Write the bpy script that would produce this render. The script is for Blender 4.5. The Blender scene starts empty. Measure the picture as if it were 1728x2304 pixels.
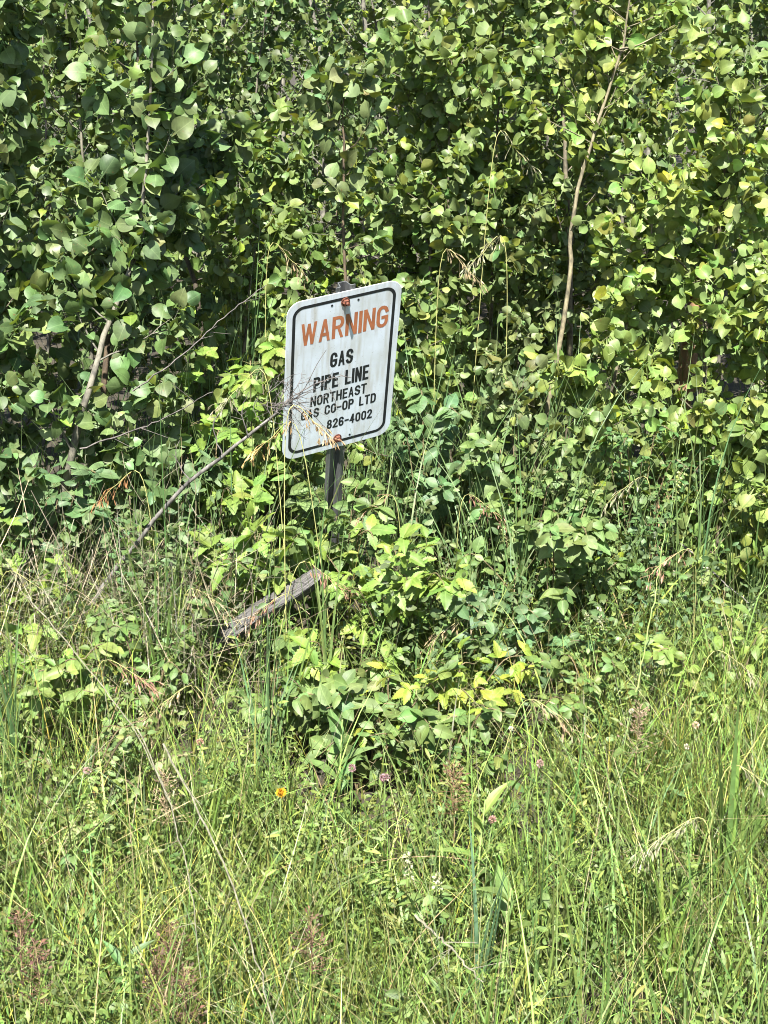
import bpy, math, random
import numpy as np
from mathutils import Vector, Matrix
R = math.radians
rng = np.random.default_rng(7)
random.seed(7)
sc = bpy.context.scene

# ---------------------------------------------------------------- camera
CAM = np.array([0.0, -4.4, 1.65]); PITCH = R(19); F = 3400.0
cd = bpy.data.cameras.new('camera'); cam = bpy.data.objects.new('camera', cd)
sc.collection.objects.link(cam); sc.camera = cam
cam.location = CAM; cam.rotation_euler = (R(90) - PITCH, 0, 0)
cd.sensor_fit = 'VERTICAL'; cd.sensor_height = 36; cd.lens = 36 * F / 2304
cd.clip_start = .05; cd.clip_end = 3000

# ---------------------------------------------------------------- light
SUN_EL, SUN_AZ = R(56), R(-6)          # azimuth measured from the camera side (-Y) towards +X
S = Vector((math.cos(SUN_EL) * math.sin(SUN_AZ), -math.cos(SUN_EL) * math.cos(SUN_AZ), math.sin(SUN_EL)))
w = bpy.data.worlds.new('World'); sc.world = w; w.use_nodes = True
nt = w.node_tree; sky = nt.nodes.new('ShaderNodeTexSky'); sky.sky_type = 'NISHITA'; sky.sun_disc = False
sky.sun_elevation = SUN_EL; sky.sun_rotation = math.atan2(S.x, S.y)
bgn = nt.nodes['Background']; bgn.inputs['Strength'].default_value = .05
nt.links.new(sky.outputs[0], bgn.inputs[0])
sl = bpy.data.lights.new('sun', 'SUN'); sl.energy = 5.0; sl.angle = R(.53); sl.color = (1, .955, .88)
so = bpy.data.objects.new('sun', sl); sc.collection.objects.link(so)
so.rotation_euler = S.to_track_quat('Z', 'Y').to_euler()
sc.view_settings.view_transform = 'Standard'; sc.view_settings.look = 'None'
sc.view_settings.exposure = 2.2; sc.view_settings.gamma = 1
sc.cycles.filter_width = 1.0; sc.cycles.max_bounces = 6; sc.cycles.diffuse_bounces = 2; sc.cycles.transmission_bounces = 4; sc.cycles.glossy_bounces = 2

# ---------------------------------------------------------------- helpers
def at(px, py, Y):
    """point on the plane y=Y seen at pixel px,py of the 1728x2304 photo"""
    x, y = (px - 864) / F, (1152 - py) / F
    d = np.array([x, math.cos(PITCH) + y * math.sin(PITCH), y * math.cos(PITCH) - math.sin(PITCH)])
    return CAM + d * ((Y - CAM[1]) / d[1])

def yz(py, z):
    """distance plane at which a picture row is at height z"""
    return CAM[1] + (CAM[2] - z) / math.tan(PITCH - math.atan((1152 - py) / F))

def gz(x, y):
    return .025 * np.sin(2.3 * x + 1.1) * np.cos(1.9 * y) + .012 * np.sin(7 * x + 3 * y) + .008 * np.cos(11 * y - 5 * x)

def nrm(a):
    return a / np.maximum(np.linalg.norm(a, axis=-1, keepdims=True), 1e-9)

class Geo:
    def __init__(s): s.v = []; s.f = []; s.u = []; s.t = []; s.n = 0
    def add(s, V, Fc, U, T):
        """V (n,k,3) verts, Fc (m,4), U (k,2) uv per vert, T (n,3) or (3,)"""
        V = np.asarray(V, float)
        if V.ndim == 2: V = V[None]
        n, k, _ = V.shape
        T = np.broadcast_to(np.asarray(T, float), (n, 3))
        s.v.append(V.reshape(-1, 3))
        s.f.append((np.asarray(Fc)[None] + (np.arange(n) * k)[:, None, None] + s.n).reshape(-1, 4))
        s.u.append(np.tile(np.asarray(U, float), (n, 1)))
        s.t.append(np.repeat(T, k, axis=0)); s.n += n * k
    def build(s, name, mat, parent=None, origin=None, smooth=True, label=None):
        V = np.concatenate(s.v); Fc = np.concatenate(s.f); U = np.concatenate(s.u); T = np.concatenate(s.t)
        if origin is not None: V = V - np.asarray(origin)
        me = bpy.data.meshes.new(name)
        me.vertices.add(len(V)); me.vertices.foreach_set('co', V.astype(np.float32).ravel())
        me.loops.add(Fc.size); me.loops.foreach_set('vertex_index', Fc.astype(np.int32).ravel())
        me.polygons.add(len(Fc)); me.polygons.foreach_set('loop_start', np.arange(0, Fc.size, 4, dtype=np.int32))
        me.polygons.foreach_set('loop_total', np.full(len(Fc), 4, dtype=np.int32))
        me.polygons.foreach_set('use_smooth', np.full(len(Fc), smooth, dtype=bool))
        uv = me.uv_layers.new(name='UVMap'); uv.data.foreach_set('uv', U[Fc.ravel()].astype(np.float32).ravel())
        ca = me.color_attributes.new('tint', 'FLOAT_COLOR', 'POINT')
        ca.data.foreach_set('color', np.hstack([T, np.ones((len(T), 1))]).astype(np.float32).ravel())
        me.update(calc_edges=True); me.validate()
        o = bpy.data.objects.new(name, me); sc.collection.objects.link(o); me.materials.append(mat)
        if parent is not None: o.parent = parent
        elif origin is not None: o.location = origin
        if label: o['label'] = label
        return o

def tag(o, label, cat=None, group=None, kind=None):
    if label: o['label'] = label
    if cat: o['category'] = cat
    if group: o['group'] = group
    if kind: o['kind'] = kind
    return o

def empty(name, loc, label, cat, group=None):
    o = bpy.data.objects.new(name, None); sc.collection.objects.link(o); o.location = loc
    o.empty_display_size = .05
    return tag(o, label, cat, group)

def grid_faces(nr, nc):
    r, c = np.meshgrid(np.arange(nr - 1), np.arange(nc - 1), indexing='ij')
    a = (r * nc + c).ravel()
    return np.stack([a, a + 1, a + nc + 1, a + nc], 1)

# leaf template: rows along +Y, columns across X, normal +Z, blade length 1 (y 0..1), petiole behind y=0
def leaf_t(profile, cols=5, cup=.1, bend=.15, twist=.0, pet=.55, wave=0., fold=.0, seed=0):
    r = np.random.default_rng(seed)
    rows = [(-pet, .012)] + [(y, w_) for y, w_ in profile] if pet > 0 else list(profile)
    us = np.linspace(-1, 1, cols); V = []; U = []
    ph = r.uniform(0, 6)
    for y, wd in rows:
        for u in us:
            x = u * wd
            z = cup * (u * wd * 2) ** 2 * .5 + fold * abs(x) - bend * max(y, 0) ** 2 + wave * math.sin(y * 7 + ph + u * 2.0) * abs(u) * wd * 2
            z += twist * x * y
            yy = y - (abs(u) ** 2) * (.06 if 0 <= y < .12 and wd > .12 else 0)
            V.append((x, yy, z)); U.append((.5 + u * wd, max(y, 0)) if y >= 0 else (.5, 0))
    return np.array(V), grid_faces(len(rows), cols), np.array(U)

ASPEN = [(0, .06), (.03, .26), (.12, .42), (.28, .5), (.46, .515), (.62, .465), (.76, .36), (.87, .2), (.94, .075), (1.01, .006)]
ASPEN_LO = [(0, .18), (.16, .44), (.42, .5), (.7, .4), (.88, .18), (1.0, .01)]
OVAL = [(0, .03), (.07, .17), (.22, .3), (.42, .35), (.62, .31), (.8, .2), (.93, .08), (1, .01)]
LANCE = [(0, .02), (.12, .07), (.3, .115), (.5, .125), (.7, .095), (.88, .045), (1, .004)]
RASP = []
for i in range(15):
    t = i / 14; b = .36 * math.sin(math.pi * min(1, t * .93 + .04)) ** .75 * (1 - .35 * t)
    RASP.append((t, max(.008, b * (1.0 if i % 2 else .80))))
TINY = [(0, .08), (.35, .3), (.7, .27), (1, .05)]
def variants(prof, n, **k):
    out = []
    for i in range(n):
        r = np.random.default_rng(50 + i)
        kk = dict(cup=r.uniform(-.5, .5), bend=r.uniform(-.1, .6), twist=r.uniform(-.35, .35), wave=r.uniform(0, .07), fold=r.uniform(-.05, .3), seed=i); kk.update(k)
        out.append(leaf_t(prof, **kk))
    return out
T_ASPEN = variants(ASPEN, 9); T_ASPLO = variants(ASPEN_LO, 6, cols=3, pet=.5)
T_OVAL = variants(OVAL, 6, pet=.12); T_LANCE = variants(LANCE, 5, pet=0, cols=3); T_RASP = variants(RASP, 5, pet=.1, cols=5, fold=.25, wave=.05)
T_TINY = variants(TINY, 4, pet=0, cols=3); T_OVLO = variants([OVAL[0], OVAL[2], OVAL[4], OVAL[6], OVAL[7]], 4, pet=.1, cols=3)

def put_leaves(g, T, P, Y, N, Sz, tint, rg):
    P = np.asarray(P, float)
    if len(P) == 0: return
    Y = nrm(np.asarray(Y, float)); X = nrm(np.cross(Y, N)); N = np.cross(X, Y)
    Sz = np.broadcast_to(Sz, (len(P),)); which = rg.integers(0, len(T), len(P))
    asp = rg.uniform(.86, 1.1, len(P))
    for k, (V, Fc, U) in enumerate(T):
        m = which == k
        if not m.any(): continue
        W = (P[m][:, None] + Sz[m][:, None, None] * (V[None, :, 0:1] * X[m][:, None] * asp[m][:, None, None] + V[None, :, 1:2] * Y[m][:, None] + V[None, :, 2:3] * N[m][:, None]))
        g.add(W, Fc, U, tint[m])

def tints(base, n, rg, dv=.22, dh=.12):
    """per-leaf colour variation of the plant's own colour"""
    b = np.asarray(base, float)[None] * .55 * np.exp(rg.normal(0, dv, (n, 1)))
    return np.clip(b * np.exp(rg.normal(0, dh, (n, 3)) * np.array([1, .35, .8])), .004, .85)

def blades(g, P, H, az, th0, curl, W, tint, rg, seg=5, tip=.7, base=.6):
    n = len(P); t = np.linspace(0, 1, seg + 1)
    th = th0[:, None] + curl[:, None] * t[None] ** 1.6
    wob = rg.normal(0, .05, (n, 1)) * np.sin(t[None] * 5 + rg.uniform(0, 6, (n, 1)))
    th = th + wob
    dz = np.cos(th) * H[:, None] / seg; dh = np.sin(th) * H[:, None] / seg
    z = np.concatenate([np.zeros((n, 1)), np.cumsum(dz[:, :-1], 1)], 1); h = np.concatenate([np.zeros((n, 1)), np.cumsum(dh[:, :-1], 1)], 1)
    C = P[:, None] + np.stack([h * np.cos(az)[:, None], h * np.sin(az)[:, None], z], 2)
    fa = az + math.pi / 2 + rg.normal(0, .7, n)
    tw = fa[:, None] + t[None] * rg.normal(0, .9, (n, 1))
    D = np.stack([np.cos(tw), np.sin(tw), np.zeros_like(tw)], 2)
    wd = W[:, None] * (base + (1 - base) * np.minimum(1, t * 3))[None] * np.maximum(1 - t[None], .02) ** tip * .5
    V = np.stack([C - D * wd[..., None], C + D * wd[..., None]], 2).reshape(n, -1, 3)
    U = np.stack([np.stack([np.full(seg + 1, .3), t], 1), np.stack([np.full(seg + 1, .7), t], 1)], 1).reshape(-1, 2)
    g.add(V, grid_faces(seg + 1, 2), U, tint)
    return C

def spline(pts, n):
    pts = np.asarray(pts, float); m = len(pts)
    if m == 2: return pts[0] + np.linspace(0, 1, n)[:, None] * (pts[1] - pts[0])
    P = np.vstack([2 * pts[0] - pts[1], pts, 2 * pts[-1] - pts[-2]]); out = []
    for q in np.linspace(0, m - 1 - 1e-6, n):
        i = int(q); f = q - i; a, b, c, d = P[i], P[i + 1], P[i + 2], P[i + 3]
        out.append(.5 * (2 * b + (c - a) * f + (2 * a - 5 * b + 4 * c - d) * f * f + (3 * b - a - 3 * c + d) * f ** 3))
    return np.array(out)

def tube(g, pts, rad, sides=6, tint=(.3, .3, .3), jit=0., rg=rng, prof=None):
    pts = np.asarray(pts, float); n = len(pts); rad = np.broadcast_to(rad, (n,))
    tg = nrm(np.gradient(pts, axis=0)); ref = np.array([0, 0, 1.]) if abs(tg[0][2]) < .8 else np.array([1., 0, 0])
    a = nrm(np.cross(tg, ref)); b = np.cross(tg, a)
    an = np.linspace(0, 2 * math.pi, sides + 1)
    rr = rad[:, None] * (1 + (rg.normal(0, jit, (n, sides + 1)) if jit else 0) * np.ones((n, sides + 1))); rr[:, -1] = rr[:, 0]
    if prof is not None: rr = rr * np.append(prof, prof[0])[None]
    V = pts[:, None] + rr[..., None] * (np.cos(an)[None, :, None] * a[:, None] + np.sin(an)[None, :, None] * b[:, None])
    L = np.concatenate([[0], np.cumsum(np.linalg.norm(np.diff(pts, axis=0), axis=1))])
    U = np.stack(np.broadcast_arrays(an[None] / 6.283, L[:, None]), 2).reshape(-1, 2)
    g.add(V.reshape(-1, 3), grid_faces(n, sides + 1), U, tint)
    # end caps as thin quads
    for e in (0, n - 1):
        c = pts[e]; ring = V[e]; k = []
        for i in range(0, sides, 2):
            j = (i + 2) if i + 2 <= sides else sides
            Q = np.array([c, ring[i], ring[i + 1], ring[j]]) if e else np.array([c, ring[j], ring[i + 1], ring[i]])
            g.add(Q, [[0, 1, 2, 3]], [[0, 0]] * 4, tint)

# ---------------------------------------------------------------- materials
def new_mat(name):
    m = bpy.data.materials.new(name); m.use_nodes = True; n = m.node_tree; n.nodes.clear()
    return m, n, n.nodes, n.links
def leaf_mat(name, rough=.46, trans=.26, vein=.5, under=.35, undercol=(.17, .23, .11), spec=.32, spots=True):
    m, n, N, L = new_mat(name)
    out = N.new('ShaderNodeOutputMaterial'); p = N.new('ShaderNodeBsdfPrincipled'); tr = N.new('ShaderNodeBsdfTranslucent'); mx = N.new('ShaderNodeMixShader')
    at_ = N.new('ShaderNodeAttribute'); at_.attribute_name = 'tint'
    tc = N.new('ShaderNodeTexCoord'); no = N.new('ShaderNodeTexNoise'); no.inputs['Scale'].default_value = 55; no.inputs['Detail'].default_value = 4
    L.new(tc.outputs['Object'], no.inputs['Vector'])
    mr = N.new('ShaderNodeMapRange'); mr.inputs['To Min'].default_value = .72; mr.inputs['To Max'].default_value = 1.28; mr.inputs['From Min'].default_value = .3; mr.inputs['From Max'].default_value = .7
    L.new(no.outputs['Fac'], mr.inputs['Value'])
    mul = N.new('ShaderNodeVectorMath'); mul.operation = 'SCALE'; L.new(at_.outputs['Color'], mul.inputs[0]); L.new(mr.outputs[0], mul.inputs['Scale'])
    col = mul.outputs[0]
    def mth(op, a, b=None, c=None):
        x = N.new('ShaderNodeMath'); x.operation = op
        for i, v in enumerate((a, b, c)):
            if v is None: continue
            if isinstance(v, (int, float)): x.inputs[i].default_value = v
            else: L.new(v, x.inputs[i])
        return x.outputs[0]
    if vein:
        uv = N.new('ShaderNodeUVMap'); sep = N.new('ShaderNodeSeparateXYZ'); L.new(uv.outputs[0], sep.inputs[0])
        au = mth('ABSOLUTE', mth('SUBTRACT', sep.outputs[0], .5))
        mid = mth('LESS_THAN', au, .016)
        side = mth('LESS_THAN', mth('FRACT', mth('SUBTRACT', mth('MULTIPLY', sep.outputs[1], 6.5), mth('MULTIPLY', au, 5.0))), .1)
        v = mth('MAXIMUM', mid, mth('MULTIPLY', side, .45)); v = mth('MULTIPLY', v, vein)
        mc = N.new('ShaderNodeMix'); mc.data_type = 'RGBA'; L.new(v, mc.inputs['Factor']); L.new(col, mc.inputs['A'])
        br = N.new('ShaderNodeVectorMath'); br.operation = 'MULTIPLY_ADD'; L.new(at_.outputs['Color'], br.inputs[0]); br.inputs[1].default_value = (1.5, 1.4, 1.4); br.inputs[2].default_value = (.05, .06, .03)
        L.new(br.outputs[0], mc.inputs['B']); col = mc.outputs['Result']
    if spots:
        sp = N.new('ShaderNodeTexNoise'); sp.inputs['Scale'].default_value = 130; sp.inputs['Detail'].default_value = 2; L.new(tc.outputs['Object'], sp.inputs['Vector'])
        sf = mth('MULTIPLY', mth('GREATER_THAN', sp.outputs['Fac'], .70), .75); ms = N.new('ShaderNodeMix'); ms.data_type = 'RGBA'; L.new(sf, ms.inputs['Factor']); L.new(col, ms.inputs['A']); ms.inputs['B'].default_value = (.11, .065, .025, 1); col = ms.outputs['Result']
    if under:
        ge = N.new('ShaderNodeNewGeometry'); uf = mth('MULTIPLY', ge.outputs['Backfacing'], under)
        mu = N.new('ShaderNodeMix'); mu.data_type = 'RGBA'; L.new(uf, mu.inputs['Factor']); L.new(col, mu.inputs['A']); mu.inputs['B'].default_value = (*undercol, 1)
        col = mu.outputs['Result']
    L.new(col, p.inputs['Base Color'])
    no2 = N.new('ShaderNodeTexNoise'); no2.inputs['Scale'].default_value = 14; L.new(tc.outputs['Object'], no2.inputs['Vector'])
    rr = N.new('ShaderNodeMapRange'); rr.inputs['To Min'].default_value = rough - .1; rr.inputs['To Max'].default_value = rough + .16; L.new(no2.outputs['Fac'], rr.inputs['Value']); L.new(rr.outputs[0], p.inputs['Roughness'])
    p.inputs['Specular IOR Level'].default_value = spec
    bu = N.new('ShaderNodeBump'); bu.inputs['Strength'].default_value = .25; bu.inputs['Distance'].default_value = .002; L.new(no.outputs['Fac'], bu.inputs['Height']); L.new(bu.outputs[0], p.inputs['Normal'])
    tm = N.new('ShaderNodeVectorMath'); tm.operation = 'MULTIPLY'; L.new(at_.outputs['Color'], tm.inputs[0]); tm.inputs[1].default_value = (2.1, 1.9, .8); L.new(tm.outputs[0], tr.inputs['Color'])
    mx.inputs[0].default_value = trans; L.new(p.outputs[0], mx.inputs[1]); L.new(tr.outputs[0], mx.inputs[2]); L.new(mx.outputs[0], out.inputs[0])
    return m
M_LEAF = leaf_mat('aspen_leaf'); M_GRASS = leaf_mat('grass_blade', rough=.48, trans=.15, vein=0, under=0, spec=.3)
M_BUSH = leaf_mat('bush_leaf', rough=.5, trans=.28, vein=.45, under=.35)
M_DRY = leaf_mat('dry_straw', rough=.6, trans=.12, vein=0, under=0, spec=.3)
M_PETAL = leaf_mat('petal', rough=.6, trans=.3, vein=0, under=0, spec=.2)

def bark_mat(name, a, b, scale=30, rough=.8, stretch=(1, 1, .25), bump=.5, tintmix=False, coord='Object'):
    m, n, N, L = new_mat(name); out = N.new('ShaderNodeOutputMaterial'); p = N.new('ShaderNodeBsdfPrincipled')
    tc = N.new('ShaderNodeTexCoord'); mp = N.new('ShaderNodeMapping'); mp.inputs['Scale'].default_value = stretch; L.new(tc.outputs[coord], mp.inputs[0])
    no = N.new('ShaderNodeTexNoise'); no.inputs['Scale'].default_value = scale; no.inputs['Detail'].default_value = 8; no.inputs['Roughness'].default_value = .65; L.new(mp.outputs[0], no.inputs['Vector'])
    cr = N.new('ShaderNodeValToRGB'); cr.color_ramp.elements[0].position = .38; cr.color_ramp.elements[1].position = .64
    cr.color_ramp.elements[0].color = (*a, 1); cr.color_ramp.elements[1].color = (*b, 1); L.new(no.outputs['Fac'], cr.inputs[0])
    col = cr.outputs[0]
    if tintmix:
        at_ = N.new('ShaderNodeAttribute'); at_.attribute_name = 'tint'; mm = N.new('ShaderNodeMix'); mm.data_type = 'RGBA'; mm.blend_type = 'MULTIPLY'; mm.inputs['Factor'].default_value = 1
        L.new(col, mm.inputs['A']); L.new(at_.outputs['Color'], mm.inputs['B']); col = mm.outputs['Result']
    L.new(col, p.inputs['Base Color']); p.inputs['Roughness'].default_value = rough
    bu = N.new('ShaderNodeBump'); bu.inputs['Strength'].default_value = bump; bu.inputs['Distance'].default_value = .004; L.new(no.outputs['Fac'], bu.inputs['Height']); L.new(bu.outputs[0], p.inputs['Normal'])
    L.new(p.outputs[0], out.inputs[0]); return m
M_BARK = bark_mat('sapling_bark', (.13, .125, .11), (.46, .44, .37), 45, tintmix=True, stretch=(1, 1, .6))
M_DEAD = bark_mat('dead_twig_bark', (.05, .046, .042), (.17, .16, .145), 60)
M_TWIG = bark_mat('dark_twig_bark', (.03, .026, .024), (.12, .105, .095), 80)
M_SOIL = bark_mat('soil_and_litter', (.010, .008, .005), (.04, .032, .017), 18, .95, (1, 1, 1))
def simple(name, col, rough=.5, metal=0, var=.15, scale=20, spec=.5):
    m, n, N, L = new_mat(name); out = N.new('ShaderNodeOutputMaterial'); p = N.new('ShaderNodeBsdfPrincipled')
    tc = N.new('ShaderNodeTexCoord'); no = N.new('ShaderNodeTexNoise'); no.inputs['Scale'].default_value = scale; no.inputs['Detail'].default_value = 6; L.new(tc.outputs['Object'], no.inputs['Vector'])
    mr = N.new('ShaderNodeMapRange'); mr.inputs['To Min'].default_value = 1 - var; mr.inputs['To Max'].default_value = 1 + var * .6; L.new(no.outputs['Fac'], mr.inputs['Value'])
    sc_ = N.new('ShaderNodeVectorMath'); sc_.operation = 'SCALE'; sc_.inputs[0].default_value = col; L.new(mr.outputs[0], sc_.inputs['Scale']); L.new(sc_.outputs[0], p.inputs['Base Color'])
    p.inputs['Roughness'].default_value = rough; p.inputs['Metallic'].default_value = metal; p.inputs['Specular IOR Level'].default_value = spec
    L.new(p.outputs[0], out.inputs[0]); return m

# ---------------------------------------------------------------- ground (one sheet to the horizon)
q = np.linspace(-1, 1, 121); ax = np.sign(q) * (np.abs(q) * 4 + np.maximum(0, np.abs(q) - .45) ** 3 * 4000)
g = Geo(); XX, YY = np.meshgrid(ax, ax, indexing='xy')
ZZ = np.where(np.hypot(XX, YY) < 12, gz(XX, YY), 0)
g.add(np.stack([XX, YY, ZZ], 2).reshape(-1, 3), grid_faces(121, 121), np.stack([XX, YY], 2).reshape(-1, 2), (.05, .04, .02))
tag(g.build('ground', M_SOIL), 'dark earth and leaf litter under the grass and thicket', kind='structure')

# ---------------------------------------------------------------- warning sign
W, H = .305, .457
SC = Vector((-.105, -.809, .774))
rot = Matrix.Rotation(R(28.2), 4, 'Z') @ Matrix.Rotation(R(-6.4), 4, 'Y') @ Matrix.Rotation(R(19.8), 4, 'X')
root = empty('warning_sign', SC, 'leaning white gas pipe line warning sign with black border on a grey steel post', 'sign')
root.rotation_euler = rot.to_euler()
M_PANEL = simple('sign_white_paint', (.53, .59, .66), .4, 0, .07, 9)
def grime(m):
    n = m.node_tree; N, L = n.nodes, n.links; p = [x for x in N if x.type == 'BSDF_PRINCIPLED'][0]; src = p.inputs['Base Color'].links[0].from_socket
    tc = N.new('ShaderNodeTexCoord'); mp = N.new('ShaderNodeMapping'); mp.inputs['Scale'].default_value = (1, 1, .12); L.new(tc.outputs['Object'], mp.inputs[0])
    for sc_, lo, hi, amt, colr, st in ((70, .46, .72, .55, (.3, .27, .2), True), (260, .66, .72, .55, (.16, .13, .09), False), (14, .4, .7, .5, (.36, .38, .36), False)):
        no = N.new('ShaderNodeTexNoise'); no.inputs['Scale'].default_value = sc_; no.inputs['Detail'].default_value = 5; L.new(mp.outputs[0] if st else tc.outputs['Object'], no.inputs['Vector'])
        mr = N.new('ShaderNodeMapRange'); mr.inputs['From Min'].default_value = lo; mr.inputs['From Max'].default_value = hi; mr.inputs['To Max'].default_value = amt; L.new(no.outputs['Fac'], mr.inputs['Value'])
        mx = N.new('ShaderNodeMix'); mx.data_type = 'RGBA'; L.new(mr.outputs[0], mx.inputs['Factor']); L.new(src, mx.inputs['A']); mx.inputs['B'].default_value = (*colr, 1); src = mx.outputs['Result']
    # rust runs below the two bolts
    def mth(op, a, b):
        x = N.new('ShaderNodeMath'); x.operation = op
        for i, v in enumerate((a, b)):
            if isinstance(v, (int, float)): x.inputs[i].default_value = v
            else: L.new(v, x.inputs[i])
        return x.outputs[0]
    sp = N.new('ShaderNodeSeparateXYZ'); L.new(tc.outputs['Object'], sp.inputs[0])
    sn = N.new('ShaderNodeTexNoise'); sn.inputs['Scale'].default_value = 160; L.new(mp.outputs[0], sn.inputs['Vector'])
    wx = mth('SUBTRACT', .011, mth('ABSOLUTE', sp.outputs[0], 0)); wx = mth('MAXIMUM', mth('MULTIPLY', wx, 90.), 0)
    for zt_, ln in ((.205, .10), (-.195, .03)):
        dz = mth('SUBTRACT', zt_, sp.outputs[2]); up = mth('GREATER_THAN', dz, 0); fade = mth('MAXIMUM', mth('SUBTRACT', 1., mth('DIVIDE', dz, ln)), 0)
        f = mth('MINIMUM', mth('MULTIPLY', mth('MULTIPLY', mth('MULTIPLY', wx, up), fade), mth('MULTIPLY', sn.outputs['Fac'], 1.5)), .8)
        mx = N.new('ShaderNodeMix'); mx.data_type = 'RGBA'; L.new(f, mx.inputs['Factor']); L.new(src, mx.inputs['A']); mx.inputs['B'].default_value = (.2, .12, .07, 1); src = mx.outputs['Result']
    L.new(src, p.inputs['Base Color'])
grime(M_PANEL)
M_BLACK = simple('sign_black_ink', (.012, .013, .018), .4, 0, .3, 60)
M_ORANGE = simple('faded_orange_ink', (.36, .125, .055), .55, 0, .5, 45)
M_STEEL = bark_mat('weathered_post_steel', (.05, .053, .056), (.17, .175, .175), 30, .5, (1, 1, .15), .2)
M_STEEL.node_tree.nodes['Principled BSDF'].inputs['Metallic'].default_value = .4
M_RUST = bark_mat('rusty_bolt', (.045, .013, .008), (.15, .045, .02), 150, .75, (1, 1, 1), .6)
def rrect(w, h, r, n=10):
    out = []
    for cx, cz, a0 in ((w / 2 - r, h / 2 - r, 0), (-w / 2 + r, h / 2 - r, 90), (-w / 2 + r, -h / 2 + r, 180), (w / 2 - r, -h / 2 + r, 270)):
        for i in range(n + 1):
            a = R(a0 + 90 * i / n); out.append((cx + r * math.cos(a), cz + r * math.sin(a)))
    return out
def plate(name, outer, y0, y1, mat, inner=None, dish=None):
    """thin plate in the XZ plane between y0 (front) and y1 (back); ring when inner is given"""
    vs, fs = [], []; n = len(outer)
    if inner is None:
        vs = [(x, y0, z) for x, z in outer] + [(x, y1, z) for x, z in outer]
        fs.append(list(range(n))); fs.append(list(range(2 * n - 1, n - 1, -1)))
        fs += [[i, n + i, n + (i + 1) % n, (i + 1) % n] for i in range(n)]
    else:
        for y in (y0, y1):
            vs += [(x, y, z) for x, z in outer] + [(x, y, z) for x, z in inner]
        for i in range(n):
            j = (i + 1) % n
            fs += [[i, j, n + j, n + i], [2 * n + i, 3 * n + i, 3 * n + j, 2 * n + j], [i, 2 * n + i, 2 * n + j, j], [n + i, n + j, 3 * n + j, 3 * n + i]]
    me = bpy.data.meshes.new(name); me.from_pydata(vs, [], fs); me.update()
    o = bpy.data.objects.new(name, me); sc.collection.objects.link(o); o.parent = root; me.materials.append(mat); return o
panel = plate('sign_panel', rrect(W, H, .036), -.0012, .0008, M_PANEL)
bev = panel.modifiers.new('bevel', 'BEVEL'); bev.width = .0005; bev.segments = 2
border = plate('border', rrect(W - .030, H - .030, .0285), -.00145, -.0011, M_BLACK, rrect(W - .046, H - .046, .021))
def uvp(u, v): return (-W / 2 + u * W, H / 2 - v * H)
def hole(u, v):
    x, z = uvp(u, v); return plate('bolt_hole', [(x + .003 * math.cos(a), z + .003 * math.sin(a)) for a in np.linspace(0, 2 * math.pi, 12, endpoint=False)], -.0017, -.0011, M_BLACK)
for u, v in ((.385, .067), (.615, .067), (.385, .935), (.615, .935)): hole(u, v)

# condensed gothic letters drawn as strokes: each glyph is polylines on a 0..1 x 0..1 cell
def arc(cx, cy, rx, ry, a0, a1, n=8): return [(cx + rx * math.cos(R(a)), cy + ry * math.sin(R(a))) for a in np.linspace(a0, a1, n)]
GL = {
 'W': (1.5, [[(0, 1), (.25, 0), (.5, .95), (.75, 0), (1, 1)]]),
 'A': (1.0, [[(0, 0), (.5, 1), (1, 0)], [(.2, .28), (.8, .28)]]),
 'R': (1.0, [[(0, 0), (0, 1), (.6, 1)] + arc(.6, .75, .4, .25, 90, -90) + [(0, .5)], [(.55, .5), (1, 0)]]),
 'N': (1.0, [[(0, 0), (0, 1), (1, 0), (1, 1)]]),
 'I': (.0, [[(0, 0), (0, 1)]]),
 'G': (1.0, [arc(.5, .74, .5, .26, 10, 180) + arc(.5, .26, .5, .26, 180, 360) + [(1, .46), (.58, .46)]]),
 'S': (1.0, [arc(.5, .75, .5, .25, 15, 180) + [(.06, .62)] + [(.94, .4)] + arc(.5, .25, .5, .25, 0, -165)]),
 'P': (1.0, [[(0, 0), (0, 1), (.6, 1)] + arc(.6, .74, .4, .26, 90, -90) + [(0, .48)]]),
 'E': (.85, [[(1, 1), (0, 1), (0, 0), (1, 0)], [(0, .52), (.85, .52)]]),
 'L': (.8, [[(0, 1), (0, 0), (1, 0)]]),
 'O': (1.0, [arc(.5, .72, .5, .28, 0, 180) + arc(.5, .28, .5, .28, 180, 360) + [(1, .72)]]),
 'T': (1.0, [[(0, 1), (1, 1)], [(.5, 1), (.5, 0)]]),
 'H': (1.0, [[(0, 0), (0, 1)], [(1, 0), (1, 1)], [(0, .52), (1, .52)]]),
 'C': (1.0, [arc(.5, .74, .5, .26, 0, 180) + arc(.5, .26, .5, .26, 180, 360)]),
 'D': (1.0, [[(0, 0), (0, 1), (.5, 1)] + arc(.5, .68, .5, .32, 90, 0) + arc(.5, .32, .5, .32, 0, -90) + [(0, 0)]]),
 '-': (.75, [[(0, .48), (1, .48)]]),
 '8': (1.0, [arc(.5, .755, .44, .245, -90, 270, 14), arc(.5, .26, .5, .26, -90, 270, 14)]),
 '2': (1.0, [arc(.5, .73, .5, .27, 170, -20) + [(0, 0), (1, 0)]]),
 '6': (1.0, [arc(.5, .74, .5, .26, 20, 180) + arc(.5, .27, .5, .27, 180, 360) + arc(.5, .27, .5, .27, 0, 180)]),
 '4': (1.0, [[(.72, 0), (.72, 1), (0, .28), (1, .28)]]),
 '0': (1.0, [arc(.5, .72, .5, .28, 0, 180) + arc(.5, .28, .5, .28, 180, 360) + [(1, .72)]]),
}
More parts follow.
